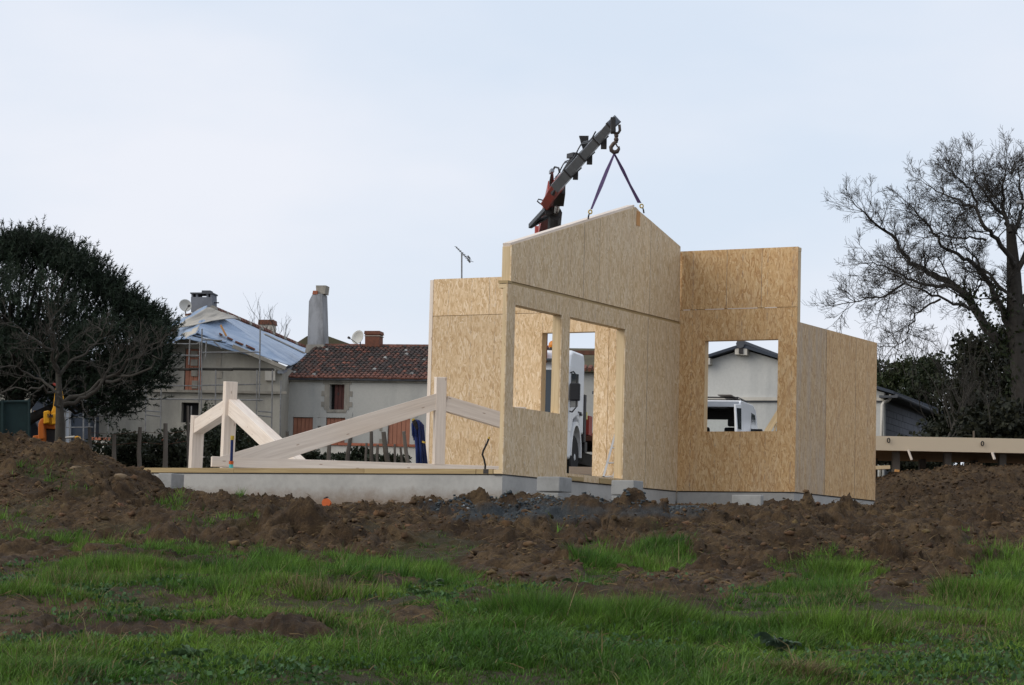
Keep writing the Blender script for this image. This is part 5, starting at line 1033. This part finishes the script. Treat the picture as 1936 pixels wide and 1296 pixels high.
off = R3.normal(0, 1, (n, 3)); off /= np.linalg.norm(off, axis=1)[:, None]; off *= R3.uniform(.15, 1, n)[:, None] ** .5 * np.array([.50, .50, .26]) * R3.uniform(.6, 1.25, nb)[w_][:, None]; C0 = BC[w_] + off
ax = off * 1.1 + R3.normal(0, .16, (n, 3)); ax[:, 2] += .75; ax[:, 0] += (bxs[w_] / 400.) * .3; ax[:, 2] -= (fy[w_] > .85) * .6; ax /= np.linalg.norm(ax, axis=1)[:, None]; SL = R3.uniform(.16, .36, n)
nd = 18; a = np.repeat(ax, nd, 0); base_ = np.repeat(C0, nd, 0) + a * (R3.rand(n * nd) * np.repeat(SL, nd))[:, None]; dirn = a * .8 + R3.normal(0, .55, a.shape); dirn /= np.linalg.norm(dirn, axis=1)[:, None]; L = R3.uniform(.07, .125, (n * nd, 1)); sd_ = np.cross(dirn, R3.normal(0, 1, a.shape)); sd_ /= np.linalg.norm(sd_, axis=1)[:, None]
V = np.stack([base_ - sd_ * .011, base_ + sd_ * .011, base_ + dirn * L], 1).reshape(-1, 3); F = np.arange(len(V)).reshape(-1, 3)
tn = np.repeat(np.array([[.014, .024, .013]]) * (R3.uniform(.55, 1.6, nb)[w_] * R3.uniform(.8, 1.2, n))[:, None], nd * 3, 0); np_mesh('crown', V, F, 'needle', pine, colors=tn)  # tone varies per bough to stand in for sunlit variation
T = Tubes()
for k in range(0, nb, 16):
    q = BC[k]; st_ = at(30 + (bxs[k] - 30) * .35, 700 + (bys[k] - 700) * .35, PD); T.add(np.array([st_, (st_ + q) / 2 + R3.normal(0, .1, 3) - np.array([0, 0, .15]), q]), [.05, .035, .012], 4)
T.build('boughs', 'bark_dark', pine)
# bare tree in front of the pine
bt2 = thing('bare_small_tree', at(114, 845, 44), 'small leafless grey tree standing in front of the dark pine', 'tree'); T = Tubes(); d = 44.; R4 = np.random.RandomState(3)
tb = at(114, 850, d); tb[2] -= .3; T.add(np.array([tb, at(114, 800, d), at(112, 752, d), at(110, 700, d)]), [.10, .085, .06, .045], 8); T.build('trunk', 'bark_grey', bt2); T = Tubes()
for pts, r0, nk in (([(112, 765), (150, 748), (190, 725), (235, 690), (270, 672), (310, 640)], .05, 16), ([(115, 768), (160, 752), (200, 720), (205, 700), (250, 660)], .045, 14), ([(112, 710), (130, 690), (165, 665), (190, 640), (195, 622)], .035, 12), ([(110, 700), (95, 665), (60, 640), (25, 618)], .035, 12), ([(110, 705), (104, 660), (90, 620), (100, 600)], .03, 12), ([(112, 745), (80, 720), (40, 700), (-10, 690)], .03, 10), ([(112, 770), (95, 740), (60, 735), (20, 735)], .03, 9), ([(200, 722), (240, 715), (290, 690), (300, 670)], .03, 9)): limb(T, pts, d, r0, .008, R4, .5, int(nk * .7), .5, (4, 3), .12)
T.build('branches', 'bark_grey', bt2)

# ------------------------------------------------------------------ hedge shrubs and rough fence beyond the slab
R5 = np.random.RandomState(30)
SH = [(208, 862, 60, 1.0, .5), (240, 855, 60, .7, .55), (300, 858, 60, .8, .5), (345, 850, 58, .7, .6), (392, 842, 60, .55, 1.0), (470, 858, 60, .5, .4), (505, 860, 60, .6, .4), (598, 872, 60, .4, .35), (640, 874, 60, .45, .25), (680, 868, 60, .3, .35), (718, 874, 60, .4, .22), (750, 878, 60, .4, .22), (455, 840, 62, .35, .7), (570, 868, 60, .45, .3)]
LB = ['shrub at the far left behind the earth mound', 'upright dark shrub right of the earth mound crest', 'dark shrub between the two left fence posts', 'dark shrub left of the end post of the truss', 'tall dark shrub seen through the end truss', 'shrub right of the blue prop', 'shrub under the sloping timber of the end truss', 'pale leafed shrub in the middle of the long truss', 'low shrub below the middle shuttered door', 'shrub left of the leaning fence posts', 'low shrub under the leaning fence posts', 'low shrub left of the blue pipes', 'narrow dark shrub by the gate pier', 'low shrub where the two trusses cross']
for (x, y, dd_, rx, rz), lb in zip(SH, LB): bush('hedge_shrub', lb, 'shrub', x, y, dd_, (rx, rx, rz), int(2600 * rx * rz * 2 + 900), (.022, .032, .018) if x % 3 else (.030, .036, .022), .045, R5, 'hedge shrubs along the fence', 0, 22, .3)
PO = [(265, 808, 265, 885, .05, 'fence post nearest the earth mound'), (313, 801, 312, 885, .055, 'dark upright fence post second from the mound'), (216, 822, 216, 870, .05, 'short fence post stub over the mound'), (169, 808, 171, 860, .045, 'grey fence post by the yellow digger'), (355, 768, 357, 880, .035, 'thin tall post left of the truss end'), (543, 816, 544, 880, .04, 'fence post behind the crossing of the trusses'), (623, 831, 622, 880, .05, 'stout fence post under the long truss'), (664, 820, 655, 880, .05, 'leaning fence post right of the stout post'), (702, 816, 703, 880, .045, 'upright fence post under the long sloping timber'), (714, 841, 714, 880, .035, 'short fence post next to the upright one'), (725, 817, 737, 880, .06, 'stout leaning fence post before the right shutters'), (763, 816, 774, 880, .045, 'thin leaning post crossing the right shutters'), (746, 840, 747, 880, .03, 'thin short post between the leaning posts'), (757, 846, 760, 880, .03, 'short stake beside the thin leaning post'), (693, 838, 693, 880, .03, 'thin stake left of the upright post')]
for (x0, y0, x1, y1, r, lb) in PO:
    p1, p0 = at(x0, y0, 56), at(x1, y1 + 12, 56); m_ = (p0 + p1) / 2 + R5.normal(0, .02, 3); tag(MB().tube([p0, m_, p1], [r * 1.1, r, r * .85], 7).build('fence_post', 'weathered_wood'), 'rough wooden ' + lb if len(lb.split()) < 12 else lb, 'fence post', 'fence posts')
fw_ = thing('fence_wire', at(265, 815, 56), 'rusty fence wire strung between the left fence posts', 'wire')
for y in (818, 838): MB().tube([at(171, y, 56), at(216, y + 4, 56), at(265, y - 2, 56), at(313, y + 3, 56), at(356, y - 4, 56)], .006, 4).build('strand', 'rust', fw_)

# ------------------------------------------------------------------ yellow digger, fencing and shed at far left
EXD = 52.; ex_ = thing('mini_excavator', at(100, 850, EXD), 'yellow mini digger with raised boom partly hidden by the small bare tree', 'excavator')
def pxp(pts, d, th, name, mat, parent, bevel=.02): return MB().prism([at(x, y, d) for x, y in pts], (0, th, 0)).build(name, mat, parent, bevel=bevel)
bm = pxp([(88, 800), (100, 770), (104, 735), (109, 730), (114, 738), (115, 745), (117, 750), (113, 775), (108, 800), (104, 803), (92, 803)], EXD, .28, 'boom', 'digger_yellow', ex_)
pxp([(82, 778), (92, 776), (93, 800), (82, 802)], EXD - .12, .2, 'ram_guard', 'digger_yellow', ex_); pxp([(97, 782), (109, 780), (110, 802), (98, 803)], EXD - .1, .15, 'boom_foot', 'digger_yellow', ex_)
for k, (x0, y0, x1, y1) in enumerate(((90, 783, 91, 790), (91, 783, 94, 790), (94, 790, 95, 783), (96, 783, 97, 790), (97, 790, 99, 784), (99, 784, 100, 790))): MB().beam(at(x0, y0, EXD - .16), at(x1, y1, EXD - .16), .02, .012).build('lettering', 'black_plastic', ex_)
pxp([(72, 802), (76, 793), (82, 790), (84, 830), (72, 832)], EXD - .05, .5, 'body', 'digger_orange', ex_); pxp([(62, 824), (84, 822), (84, 850), (62, 850)], EXD, .9, 'house', 'digger_orange', ex_); pxp([(82, 800), (104, 802), (104, 812), (82, 810)], EXD + .1, .5, 'slew_frame', 'digger_orange', ex_)
pxp([(84, 812), (108, 808), (108, 850), (84, 850)], EXD + .2, .9, 'undercarriage', 'steel_dark', ex_); pxp([(106, 731), (100, 728), (98, 724), (103, 724), (110, 731)], EXD + .05, .12, 'arm_joint', 'crane_red', ex_)
pxp([(60, 842), (112, 842), (112, 858), (60, 858)], EXD - .1, 1.3, 'track', 'rubber', ex_)
pxp([(140, 826), (148, 824), (149, 836), (143, 836)], EXD - .2, .3, 'bucket', 'digger_yellow', ex_); pxp([(116, 827), (141, 824), (141, 828), (116, 830)], EXD - .2, .15, 'blade_arm', 'white_wall', ex_)
tag(MB().lathe(at(157, 842, 49), [(.02, -.05), (.05, -.03), (.055, 0), (.05, .03), (.02, .05)], 10).build('blue_marker', 'pipe_cyan', smooth=True), 'small bright blue ball marker on the mound by the fence', 'marker')
cp_ = thing('parked_car', at(35, 845, 58), 'dark car with orange roof beacon behind the green netting', 'car'); pxp([(0, 800), (12, 786), (60, 786), (68, 800), (74, 812), (74, 850), (0, 850)], 58, 1.6, 'body', 'shed_blue', cp_, .05); pxp([(16, 789), (56, 789), (62, 800), (10, 800)], 57.97, .02, 'window', 'glass_dark', cp_, 0); pxp([(60, 784), (74, 784), (74, 786), (60, 786)], 58, .2, 'roof_bar', 'paint_white', cp_, 0); MB().lathe(at(66, 784, 58.1), [(.05, 0), (.06, .04), (.03, .09)], 10).build('beacon', 'amber', cp_)
gn = thing('green_netting', at(25, 840, 50), 'dark green windbreak netting fence at the far left', 'fence'); pxp([(-150, 764), (55, 760), (56, 850), (-150, 850)], 50, .02, 'net', 'fence_green', gn, 0)
for x in (-60, 5, 55): MB().tube([at(x, 860, 49.95), at(x, 755, 49.95)], .03, 6).build('post', 'fence_green', gn)
MB().tube([at(-150, 763, 49.95), at(56, 759, 49.95)], .025, 6).build('rail', 'fence_green', gn)
sf = thing('site_fence', at(120, 840, 70), 'thin steel site fence panels beside the old house', 'fence')
for x in (84, 124, 158, 132, 169): MB().tube([at(x, 845, 70), at(x, 745 if x < 130 else 756, 70)], .022, 5).build('post', 'scaffold_steel', sf)
for y in (759, 781, 809, 790): MB().tube([at(84, y, 70), at(176, y - 1, 70)], .015, 5).build('rail', 'scaffold_steel', sf)
sh_ = thing('blue_shed', at(140, 840, 100), 'dark blue grey shed left of the old gabled house', 'shed'); pxp([(60, 720), (172, 720), (172, 870), (60, 870)], 106, 4., 'wall', 'shed_blue', sh_, 0); pxp([(120, 755), (134, 752), (134, 870), (120, 870)], 105.9, .09, 'pale_board', 'zinc', sh_, 0); MB().prism([at(55, 722, 105.5), at(176, 722, 105.5), at(176, 705, 108), at(55, 705, 108)], (0, .1, .15)).build('roof', 'shed_blue', sh_)
FX = frame_at(-60, 850, 112, 5); xh = thing('grey_house', FX.p(0, 6.), 'plain grey house wall glimpsed behind the pine', 'house'); MB().fbox(FX, FX.px(-330, 700)[0], FX.px(118, 700)[0], 5.5, FX.px(0, 690)[1], -6, 0).build('wall', 'house_plaster', xh); MB().prism([FX.p(FX.px(-335, 700)[0], FX.px(0, 690)[1], .3), FX.p(FX.px(-335, 700)[0], FX.px(0, 655)[1], -3), FX.p(FX.px(-335, 700)[0], FX.px(0, 690)[1], -6.3)], FX.t * (FX.px(122, 700)[0] - FX.px(-335, 700)[0])).build('roof', 'moss_roof', xh)

# ------------------------------------------------------------------ timber panel lying flat on the right hand mound
PDp = 44.5; fl = thing('flat_wall_panel', at(1760, 850, PDp), 'pale timber wall panel lying flat on the dark earth heap', 'wall panel')
A, B = at(1600, 823.5, PDp), at(2120, 833.5, PDp); A2, B2 = at(1600, 850.5, PDp), at(2120, 861, PDp); bk_ = np.array([.05, 4.0, .0])
MB().hexa([A2, B2, B2 + [0, .05, 0], A2 + [0, .05, 0], A, B, B + [0, .05, 0], A + [0, .05, 0]]).build('edge_beam', 'spruce_cream', fl)
MB().hexa([A2 + [0, .052, .005], B2 + [0, .052, .005], B2 + bk_ + [0, 0, .005], A2 + bk_ + [0, 0, .005], A + [0, .052, -.01], B + [0, .052, -.01], B + bk_, A + bk_]).build('panel_body', 'osb_warm', fl)
for x in (1702, 1800, 1905, 2040):      # bearers that carry the panel on the heap
    for dy in (.5, 3.2):
        q = at(x, 852, PDp) + np.array([0, dy, 0]); zt_ = A2[2] + (q[0] - A2[0]) / (B2[0] - A2[0]) * (B2[2] - A2[2]) + .004; zl_b = zg(q[0], q[1]) - .1
        MB().box(q[0] - .06, q[0] + .06, q[1] - .1, q[1] + .1, min(zl_b, zt_ - .1), zt_).build('bearer', 'weathered_wood', fl)
for x, y in ((1680, 833), (1857.5, 839)): MB().tube([at(x + 2.4 * math.cos(t_), y + 4.4 * math.sin(t_), PDp - .03) for t_ in np.linspace(0, 2 * math.pi, 10)], .010, 5).build('lifting_ring', 'steel_dark', fl, smooth=True)
for k, (x0, y0, x1, y1, w_) in enumerate(((1717, 851, 1724, 870, .07), (1876, 856, 1880.5, 869, .05))): tag(MB().beam(at(x0, y0, PDp - .06), at(x1, y1, PDp - .1), w_, .03).build('prop_batten', 'spruce'), ['short pale batten wedged under the panel near the house', 'short pale batten wedged under the panel near the oak'][k], 'batten', 'battens under the flat panel')
tag(MB().beam(at(1640, 885.5, 43), at(1681, 884, 43), .25, .06).build('plank', 'spruce_yellow'), 'yellow plank end lying on the heap beside the end wall', 'plank'); tag(MB().beam(at(1692, 890, 42.6), at(1700, 891, 42.6), .08, .04).build('wood_scrap', 'orange_board'), 'small orange scrap of wood on the right heap', 'wood scrap')
tag(MB().tube([at(1841, 862, 46), at(1841, 815, 46)], .018, 6).build('stake', 'weathered_wood'), 'thin grey stake standing behind the flat panel', 'stake')
sl_ = thing('street_lamp', at(1975, 860, 62), 'grey street lamp head reaching in at the right edge', 'street lamp'); MB().tube([at(1975, 870, 62), at(1975, 400, 62), at(1970, 386, 62), at(1955, 383, 62)], .06, 8).build('pole', 'scaffold_steel', sl_); MB().beam(at(1958, 384, 62), at(1922, 383, 62), .16, .09).build('lamp_head', 'scaffold_steel', sl_, bevel=.03)

# ------------------------------------------------------------------ clods of earth, crushed stone, grass
R6 = np.random.RandomState(44)
t_ = (1 + 5 ** .5) / 2
IC = np.array([(-1, t_, 0), (1, t_, 0), (-1, -t_, 0), (1, -t_, 0), (0, -1, t_), (0, 1, t_), (0, -1, -t_), (0, 1, -t_), (t_, 0, -1), (t_, 0, 1), (-t_, 0, -1), (-t_, 0, 1)]) / 1.902
IF = np.array([(0, 11, 5), (0, 5, 1), (0, 1, 7), (0, 7, 10), (0, 10, 11), (1, 5, 9), (5, 11, 4), (11, 10, 2), (10, 7, 6), (7, 1, 8), (3, 9, 4), (3, 4, 2), (3, 2, 6), (3, 6, 8), (3, 8, 9), (4, 9, 5), (2, 4, 11), (6, 2, 10), (8, 6, 7), (9, 8, 1)])
def subdiv(V, F):
    V = list(map(tuple, V)); mid_ = {}; out = []
    def m(a, b):
        k = (min(a, b), max(a, b))
        if k not in mid_: p = (np.array(V[a]) + np.array(V[b])) / 2; V.append(tuple(p / np.linalg.norm(p))); mid_[k] = len(V) - 1
        return mid_[k]
    for a, b, c in F: x, y, z = m(a, b), m(b, c), m(c, a); out += [(a, x, z), (b, y, x), (c, z, y), (x, y, z)]
    return np.array(V), np.array(out)
IV2, IF2 = subdiv(IC, IF)
def scatter(X, Y, S, V0, F0, R, jag=.28, flat=.7, sink=.25, tone=None):
    n = len(X); Z, G = full_z(X, Y); k = len(V0)
    sc = S[:, None] * R.uniform(.65, 1.35, (n, 3)) * np.array([1, 1, flat]); P = V0[None] * (1 + R.normal(0, jag, (n, k, 1))) * sc[:, None, :]
    a = R.uniform(0, 6.28, n); ca, sa = np.cos(a)[:, None], np.sin(a)[:, None]; x, y = P[..., 0] * ca - P[..., 1] * sa, P[..., 0] * sa + P[..., 1] * ca
    V = np.stack([x + X[:, None], y + Y[:, None], P[..., 2] + (Z + S * (.5 - sink) * flat)[:, None]], -1).reshape(-1, 3); F = (F0[None] + (np.arange(n) * k)[:, None, None]).reshape(-1, 3)
    return V, F, np.repeat(tone, k, 0)
def view_points(n, y0, y1, R, margin=.05): 
    Y = np.sqrt(R.uniform(y0 ** 2, y1 ** 2, n)); X = R.uniform(-1, 1, n) * (.206 + margin) * Y; return X, Y
def clod_set(n, lo, hi, V0, F0, R, jag, name, lim=(17.5, 34.5)):
    X, Y = view_points(n, lim[0], lim[1], R); Z = smooth_z(X, Y); g = grass_mask(X, Y, Z); gv = gravel_mask(X, Y, Z); cl = fbm(X * .9, Y * .9, 4, 3); u, v = house_uv(X, Y)
    ins = (u > -.12) & (u < 9.2) & (v > -9.4) & (v < .12) | ((u > a_ - .12) & (v < b_ + .12) & (v > -1) & (u < 9.4))
    k = (g < .45) & (gv < .5) & (R.rand(n) < sst(.36, .62, cl)) & ~ins & (Y > 18.5); X, Y = X[k], Y[k]
    S = np.exp(R.uniform(math.log(lo), math.log(hi), len(X))); tn = np.array([[.088, .054, .027]]) * R.uniform(.45, 1.45, (len(X), 1)); tn = tn * (1 + R.normal(0, .05, (len(X), 3)))
    V, F, C = scatter(X, Y, S, V0, F0, R, jag, .72, .28, np.clip(tn, .005, 1)); o = np_mesh(name, V, F, 'clod', colors=C, smooth=False); tag(o, 'loose brown clods of earth strewn over the churned ground', 'earth clods', kind='stuff')
clod_set(40000, .007, .020, IC, IF, R6, .38, 'earth_crumbs'); clod_set(2600, .02, .05, IV2, IF2, R6, .22, 'earth_clods')
# mound clods at both sides
X = np.concatenate([R6.uniform(-9, -3.9, 3000), R6.uniform(6.4, 11.5, 3600)]); Y = np.concatenate([R6.uniform(26.5, 32.5, 3000), R6.uniform(41, 46, 3600)]); S = np.exp(R6.uniform(math.log(.008), math.log(.035), len(X)))
V, F, C = scatter(X, Y, S, IC, IF, R6, .36, .7, .3, np.array([[.074, .045, .023]]) * R6.uniform(.4, 1.4, (len(X), 1))); tag(np_mesh('mound_clods', V, F, 'clod', colors=C), 'lumps of earth on the two spoil heaps', 'earth clods', kind='stuff')
# gravel
X, Y = view_points(85000, 27, 34.2, R6, .0); Z = smooth_z(X, Y); gv = gravel_mask(X, Y, Z); u, v = house_uv(X, Y); k = (R6.rand(len(X)) < gv * .9) & ~((u > -.05) & (v < .05)); X, Y = X[k], Y[k]
S = R6.uniform(.010, .026, len(X)); tn = np.array([[.060, .072, .078]]) * R6.uniform(.35, 1.3, (len(X), 1)); pale = R6.rand(len(X)) < .03; tn[pale] = (.30, .32, .33)
V, F, C = scatter(X, Y, S, IC, IF, R6, .18, .8, .2, tn); tag(np_mesh('gravel', V, F, 'gravel_stone', colors=C), 'dark blue grey crushed stone spread before the doorway', 'gravel', kind='stuff')
# crumpled plastic and pale rubble on the gravel
LBS = ['crumpled pale plastic sheet on the gravel left of the block stack', 'pale crumpled scrap in front of the left block stack', 'torn grey plastic on the gravel between the block stacks', 'pale rubble slab leaning on the gravel right of the left stack']
for i, (px, py, d, sx, sy) in enumerate(((1000, 962, 31.8, .16, .04), (1022, 972, 31.4, .09, .10), (1128, 968, 31.8, .22, .07), (1038, 962, 31.6, .06, .14))):
    c = at(px, py, d); n_ = 9; u_, v_ = np.meshgrid(np.linspace(-1, 1, n_), np.linspace(-1, 1, n_), indexing='ij'); P = np.stack([c[0] + u_ * sx, c[1] + v_ * .1, c[2] + .03 + v_ * sy * .6 + (fbm(u_ * 2 + i * 5, v_ * 2 + i, i, 3) - .5) * .14], -1).reshape(-1, 3); I = np.arange(81).reshape(9, 9)
    o = np_mesh('plastic_scrap', P, np.stack([I[:-1, :-1], I[1:, :-1], I[1:, 1:], I[:-1, 1:]], -1).reshape(-1, 4), 'plastic_sheet'); m_ = o.modifiers.new('thick', 'SOLIDIFY'); m_.thickness = .008; tag(o, LBS[i], 'plastic scrap', 'scraps on the gravel')
# pale stones on the left heap
for i, (px, py, d) in enumerate(((228, 884, 29.2), (144, 893, 29.))):
    c = at(px, py, d); zz = zg(c[0], c[1]); V = IV2 * (1 + R6.normal(0, .14, (len(IV2), 1))) * np.array([.07, .05, .03]) * R6.uniform(.7, 1.3) + np.array([c[0], c[1], zz + .02])
    tag(np_mesh('stone', V, IF2, 'stone_pale'), ['pale angular stone at the top right of the left heap', 'flat tan stone on the crest of the left heap', 'tan stone lower on the right flank of the left heap', 'rounded ochre stone beside the foundation corner'][i], 'stone', 'stones on the left heap')
# grass
TUF = []
for (px, py, r, h, dry) in [(600, 1135, .32, .26, .6), (1380, 1135, .30, .26, .1), (1235, 1180, .35, .2, .0), (1005, 1170, .45, .2, 0), (700, 1140, .3, .2, 0), (330, 965, .22, .28, .1), (1480, 1225, .25, .2, 0), (1590, 1195, .4, .2, 0), (80, 1290, .4, .3, .2), (930, 1200, .3, .18, 0), (350, 1120, .3, .2, 0), (1130, 1075, .25, .2, 0), (1270, 1070, .3, .2, 0), (780, 1030, .2, .22, 0), (1620, 1080, .4, .2, 0), (250, 1080, .4, .2, 0), (1850, 1130, .4, .22, 0), (1540, 1080, .3, .2, 0), (1760, 1180, .35, .2, 0), (500, 1070, .3, .2, 0), (1160, 1140, .3, .22, 0), (130, 1120, .3, .2, 0), (1100, 1180, .4, .2, 0), (1900, 1060, .3, .2, 0), (470, 1110, .2, .2, .2), (1520, 1290, .2, .22, .9)]:
    P = ground_px(px, py); TUF.append((P[0], P[1], r, h, dry))
def blades(ntuft, per, y0, y1, R, seg2, wid, margin=.09):
    """grass grows in small clumps whose blades lean outward"""
    TX, TY = view_points(ntuft, y0, y1, R, margin); g = grass_mask(TX, TY, smooth_z(TX, TY)); cl = fbm(TX * 1.1, TY * 1.1, 0, 3); k = R.rand(ntuft) < g * (.25 + .85 * sst(.3, .55, cl)) * (.4 + .6 * sst(.36, .5, fbm(TX * 2.6 + 3, TY * 2.0, 4, 3))); TX, TY, cl = TX[k], TY[k], cl[k]; nt_ = len(TX)
    tr = R.uniform(.025, .095, nt_); th = (.022 + .055 * sst(.36, .7, cl)) * R.uniform(.6, 1.5, nt_); big = R.rand(nt_) < .05; th[big] *= 1.7; tr[big] *= 1.4; tb_ = R.uniform(.5, 1.4, nt_)
    w_ = np.repeat(np.arange(nt_), per); n = len(w_); r = np.abs(R.normal(0, .6, n)); a = R.uniform(0, 6.28, n); ox_, oy_ = np.cos(a) * r, np.sin(a) * r; X, Y = TX[w_] + ox_ * tr[w_], TY[w_] + oy_ * tr[w_]
    ppx, ppy = project(np.stack([X, Y, smooth_z(X, Y)], -1)); fr_ = np.zeros(n)
    for (cx, cy, rx_, ry_) in MUD: fr_ = np.maximum(fr_, np.exp(-((ppx - cx) / rx_) ** 2 - ((ppy - cy - ry_) / (ry_ * 1.6)) ** 2))
    H = th[w_] * R.uniform(.5, 1.3, n) * (1 - .65 * fr_); lean = np.stack([ox_, oy_], 1) * R.uniform(.2, 1.3, (n, 1)) + R.normal(0, .35, (n, 2)) + np.array([[.12, 0]]); dry = np.zeros(n)
    for (tx, ty, rr, h, dr) in TUF:
        q = np.exp(-(((X - tx) / rr) ** 2 + ((Y - ty) / rr) ** 2)); H = H + q * h * .55 * R.uniform(.4, 1., n); dry = np.maximum(dry, q * dr); lean = lean + q[:, None] * np.stack([(X - tx), (Y - ty)], 1) / rr * .7
    dn = fbm(X * .7 + 9, Y * .7, 5, 3); isdry = R.rand(n) < np.maximum(.03 + .20 * sst(.50, .70, dn), dry); H = np.where(isdry & (R.rand(n) < .03), H * 2.2, H)
    Z, _ = full_z(X, Y); a = R.uniform(0, 6.28, n); sx = np.stack([np.cos(a), np.sin(a), 0 * a], 1) * (wid * R.uniform(.6, 1.3, n))[:, None]; B = np.stack([X, Y, Z - .01], 1); ld = np.stack([lean[:, 0], lean[:, 1], 0 * a], 1) * H[:, None]; up_ = np.array([[0, 0, 1.]]) * H[:, None]
    hue = np.clip(fbm(X * 1.3, Y * 1.3, 2, 3) * 1.6 - .3, 0, 1)[:, None]; c = np.array([[.042, .112, .014]]) * (1 - hue) + np.array([[.130, .220, .030]]) * hue; c = c * (tb_[w_] * R.uniform(.7, 1.3, n))[:, None]; cd = np.array([[.22, .175, .085]]) * R.uniform(.4, 1.2, (n, 1)); c = np.where(isdry[:, None], cd, c)
    if seg2:
        V = np.stack([B - sx, B + sx, B + up_ * .6 + ld * .35 + sx * .75, B + up_ * .6 + ld * .35 - sx * .75, B + up_ * .85 + ld], 1).reshape(-1, 3); b = (np.arange(n) * 5)[:, None]; F = np.concatenate([np.concatenate([b, b + 1, b + 2], 1), np.concatenate([b, b + 2, b + 3], 1), np.concatenate([b + 3, b + 2, b + 4], 1)]); return V, F, np.repeat(c, 5, 0)
    V = np.stack([B - sx, B + sx, B + up_ + ld * .8], 1).reshape(-1, 3); return V, np.arange(3 * n).reshape(n, 3), np.repeat(c, 3, 0)
R7 = np.random.RandomState(77)
for nm, (n, per, y0, y1, s2, wd) in {'near_grass': (22000, 19, 10.5, 15.5, True, .0030), 'mid_grass': (31000, 21, 15.5, 22.5, False, .0042), 'far_grass': (14000, 12, 22.5, 33.2, False, .006)}.items():
    V, F, C = blades(n, per, y0, y1, R7, s2, wd); o = np_mesh(nm, V, F, 'grass_blade', colors=C); tag(o, {'near_grass': 'green meadow grass in the foreground', 'mid_grass': 'green grass along the edge of the churned earth', 'far_grass': 'scattered green tufts in the churned earth'}[nm], 'grass', kind='stuff')
# dry stalks and roots lying on the churned earth
X, Y = view_points(26000, 11, 34, R7); Z = smooth_z(X, Y); g = grass_mask(X, Y, Z); u, v = house_uv(X, Y); k = ((g < .8) | (R7.rand(len(X)) < .35)) & (R7.rand(len(X)) < sst(.35, .6, fbm(X * 1.2, Y * 1.2, 1, 3))) & ~((u > -.1) & (v < .1)); X, Y = X[k], Y[k]; n = len(X); Z, _ = full_z(X, Y)
a = R7.uniform(0, 6.28, n); L = R7.uniform(.03, .13, n); B = np.stack([X, Y, Z + .012], 1); D_ = np.stack([np.cos(a) * L, np.sin(a) * L, R7.uniform(-.1, .5, n) * L], 1); sw = np.array([[0, 0, 1.]]) * R7.uniform(.002, .0045, (n, 1)); tn = np.array([[.17, .12, .062]]) * R7.uniform(.35, 1.25, (n, 1))
o = np_mesh('straw', np.stack([B - sw, B + D_ * .5 - sw * .6 + [0, 0, .006], B + D_, B + D_ * .5 + sw * .6 + [0, 0, .006], B + sw], 1).reshape(-1, 3), np.arange(5 * n).reshape(n, 5), 'clod', colors=np.repeat(tn, 5, 0)); tag(o, 'dry stalks and roots lying on the churned earth', 'straw', kind='stuff')
# clover and other small leaves between the blades
X, Y = view_points(60000, 10.8, 21, R7); g = grass_mask(X, Y, smooth_z(X, Y)); pt = fbm(X * .8 + 2, Y * .8, 3, 3); k = R7.rand(len(X)) < g * sst(.5, .66, pt); X, Y = X[k], Y[k]; Z, _ = full_z(X, Y)
V, F, C = leaves(np.stack([X, Y, Z + R7.uniform(.005, .05, len(X))], 1), 0, .013, R7, (.040, .095, .030), .4, 1.5, .9); tag(np_mesh('clover', V, F, 'leaf', colors=C), 'low clover leaves growing between the grass blades', 'clover', kind='stuff')
# broad leafed weeds
def weed(name, label, px, py, n, L, tone, R):
    P = ground_px(px, py); z = zg(P[0], P[1]); o = thing(name, (P[0], P[1], z), label, 'weed', 'broad leafed weeds in the grass')
    for k in range(n):
        a = 6.283 * k / n + R.uniform(-.3, .3); l = L * R.uniform(.6, 1.1); el = R.uniform(.35, 1.5); dx, dy = math.cos(a), math.sin(a); m = MB(); pts = []
        for f, wq in ((0, .06), (.25, .16), (.4, .11), (.55, .2), (.7, .12), (.82, .14), (1., .0)):
            c = np.array([P[0] + dx * l * f, P[1] + dy * l * f, z + l * (el * f * 1.3 - .9 * f * f * el) + .01]); s_ = np.array([-dy, dx, .15]) * l * wq; pts.append((c - s_, c + np.array([0, 0, -.02]), c + s_))
        for i in range(6): m.quad(pts[i][0], pts[i][1], pts[i + 1][1], pts[i + 1][0]); m.quad(pts[i][1], pts[i][2], pts[i + 1][2], pts[i + 1][1])
        m.build('leaf', tone, o, smooth=True)
simple('weed_leaf', (.065, .12, .042), (.045, .085, .034), .6, 20); simple('weed_pale', (.10, .15, .07), (.06, .10, .045), .6, 20); simple('thistle_leaf', (.05, .085, .055), (.075, .11, .075), .6, 20)
R8 = np.random.RandomState(9)
weed('thistle', 'dark spiny thistle rosette in the right foreground grass', 1475, 1228, 20, .15, 'thistle_leaf', R8); weed('dock_plant', 'pale broad leafed weed in the middle of the grass', 812, 1115, 13, .11, 'weed_pale', R8); weed('dock_plant', 'low dark green weed in front of the pale broad leafed one', 795, 1140, 12, .10, 'weed_leaf', R8)
weed('dock_plant', 'bluish weed at the mud edge below the block stack', 1090, 1112, 14, .11, 'weed_leaf', R8); weed('dock_plant', 'dark leafy weed patch in the lower left grass', 360, 1262, 16, .12, 'weed_leaf', R8); weed('dock_plant', 'leafy weed between the mud streaks on the left', 190, 1143, 13, .10, 'weed_leaf', R8); weed('dock_plant', 'small dark weed near the lower left corner', 265, 1275, 13, .11, 'weed_leaf', R8)
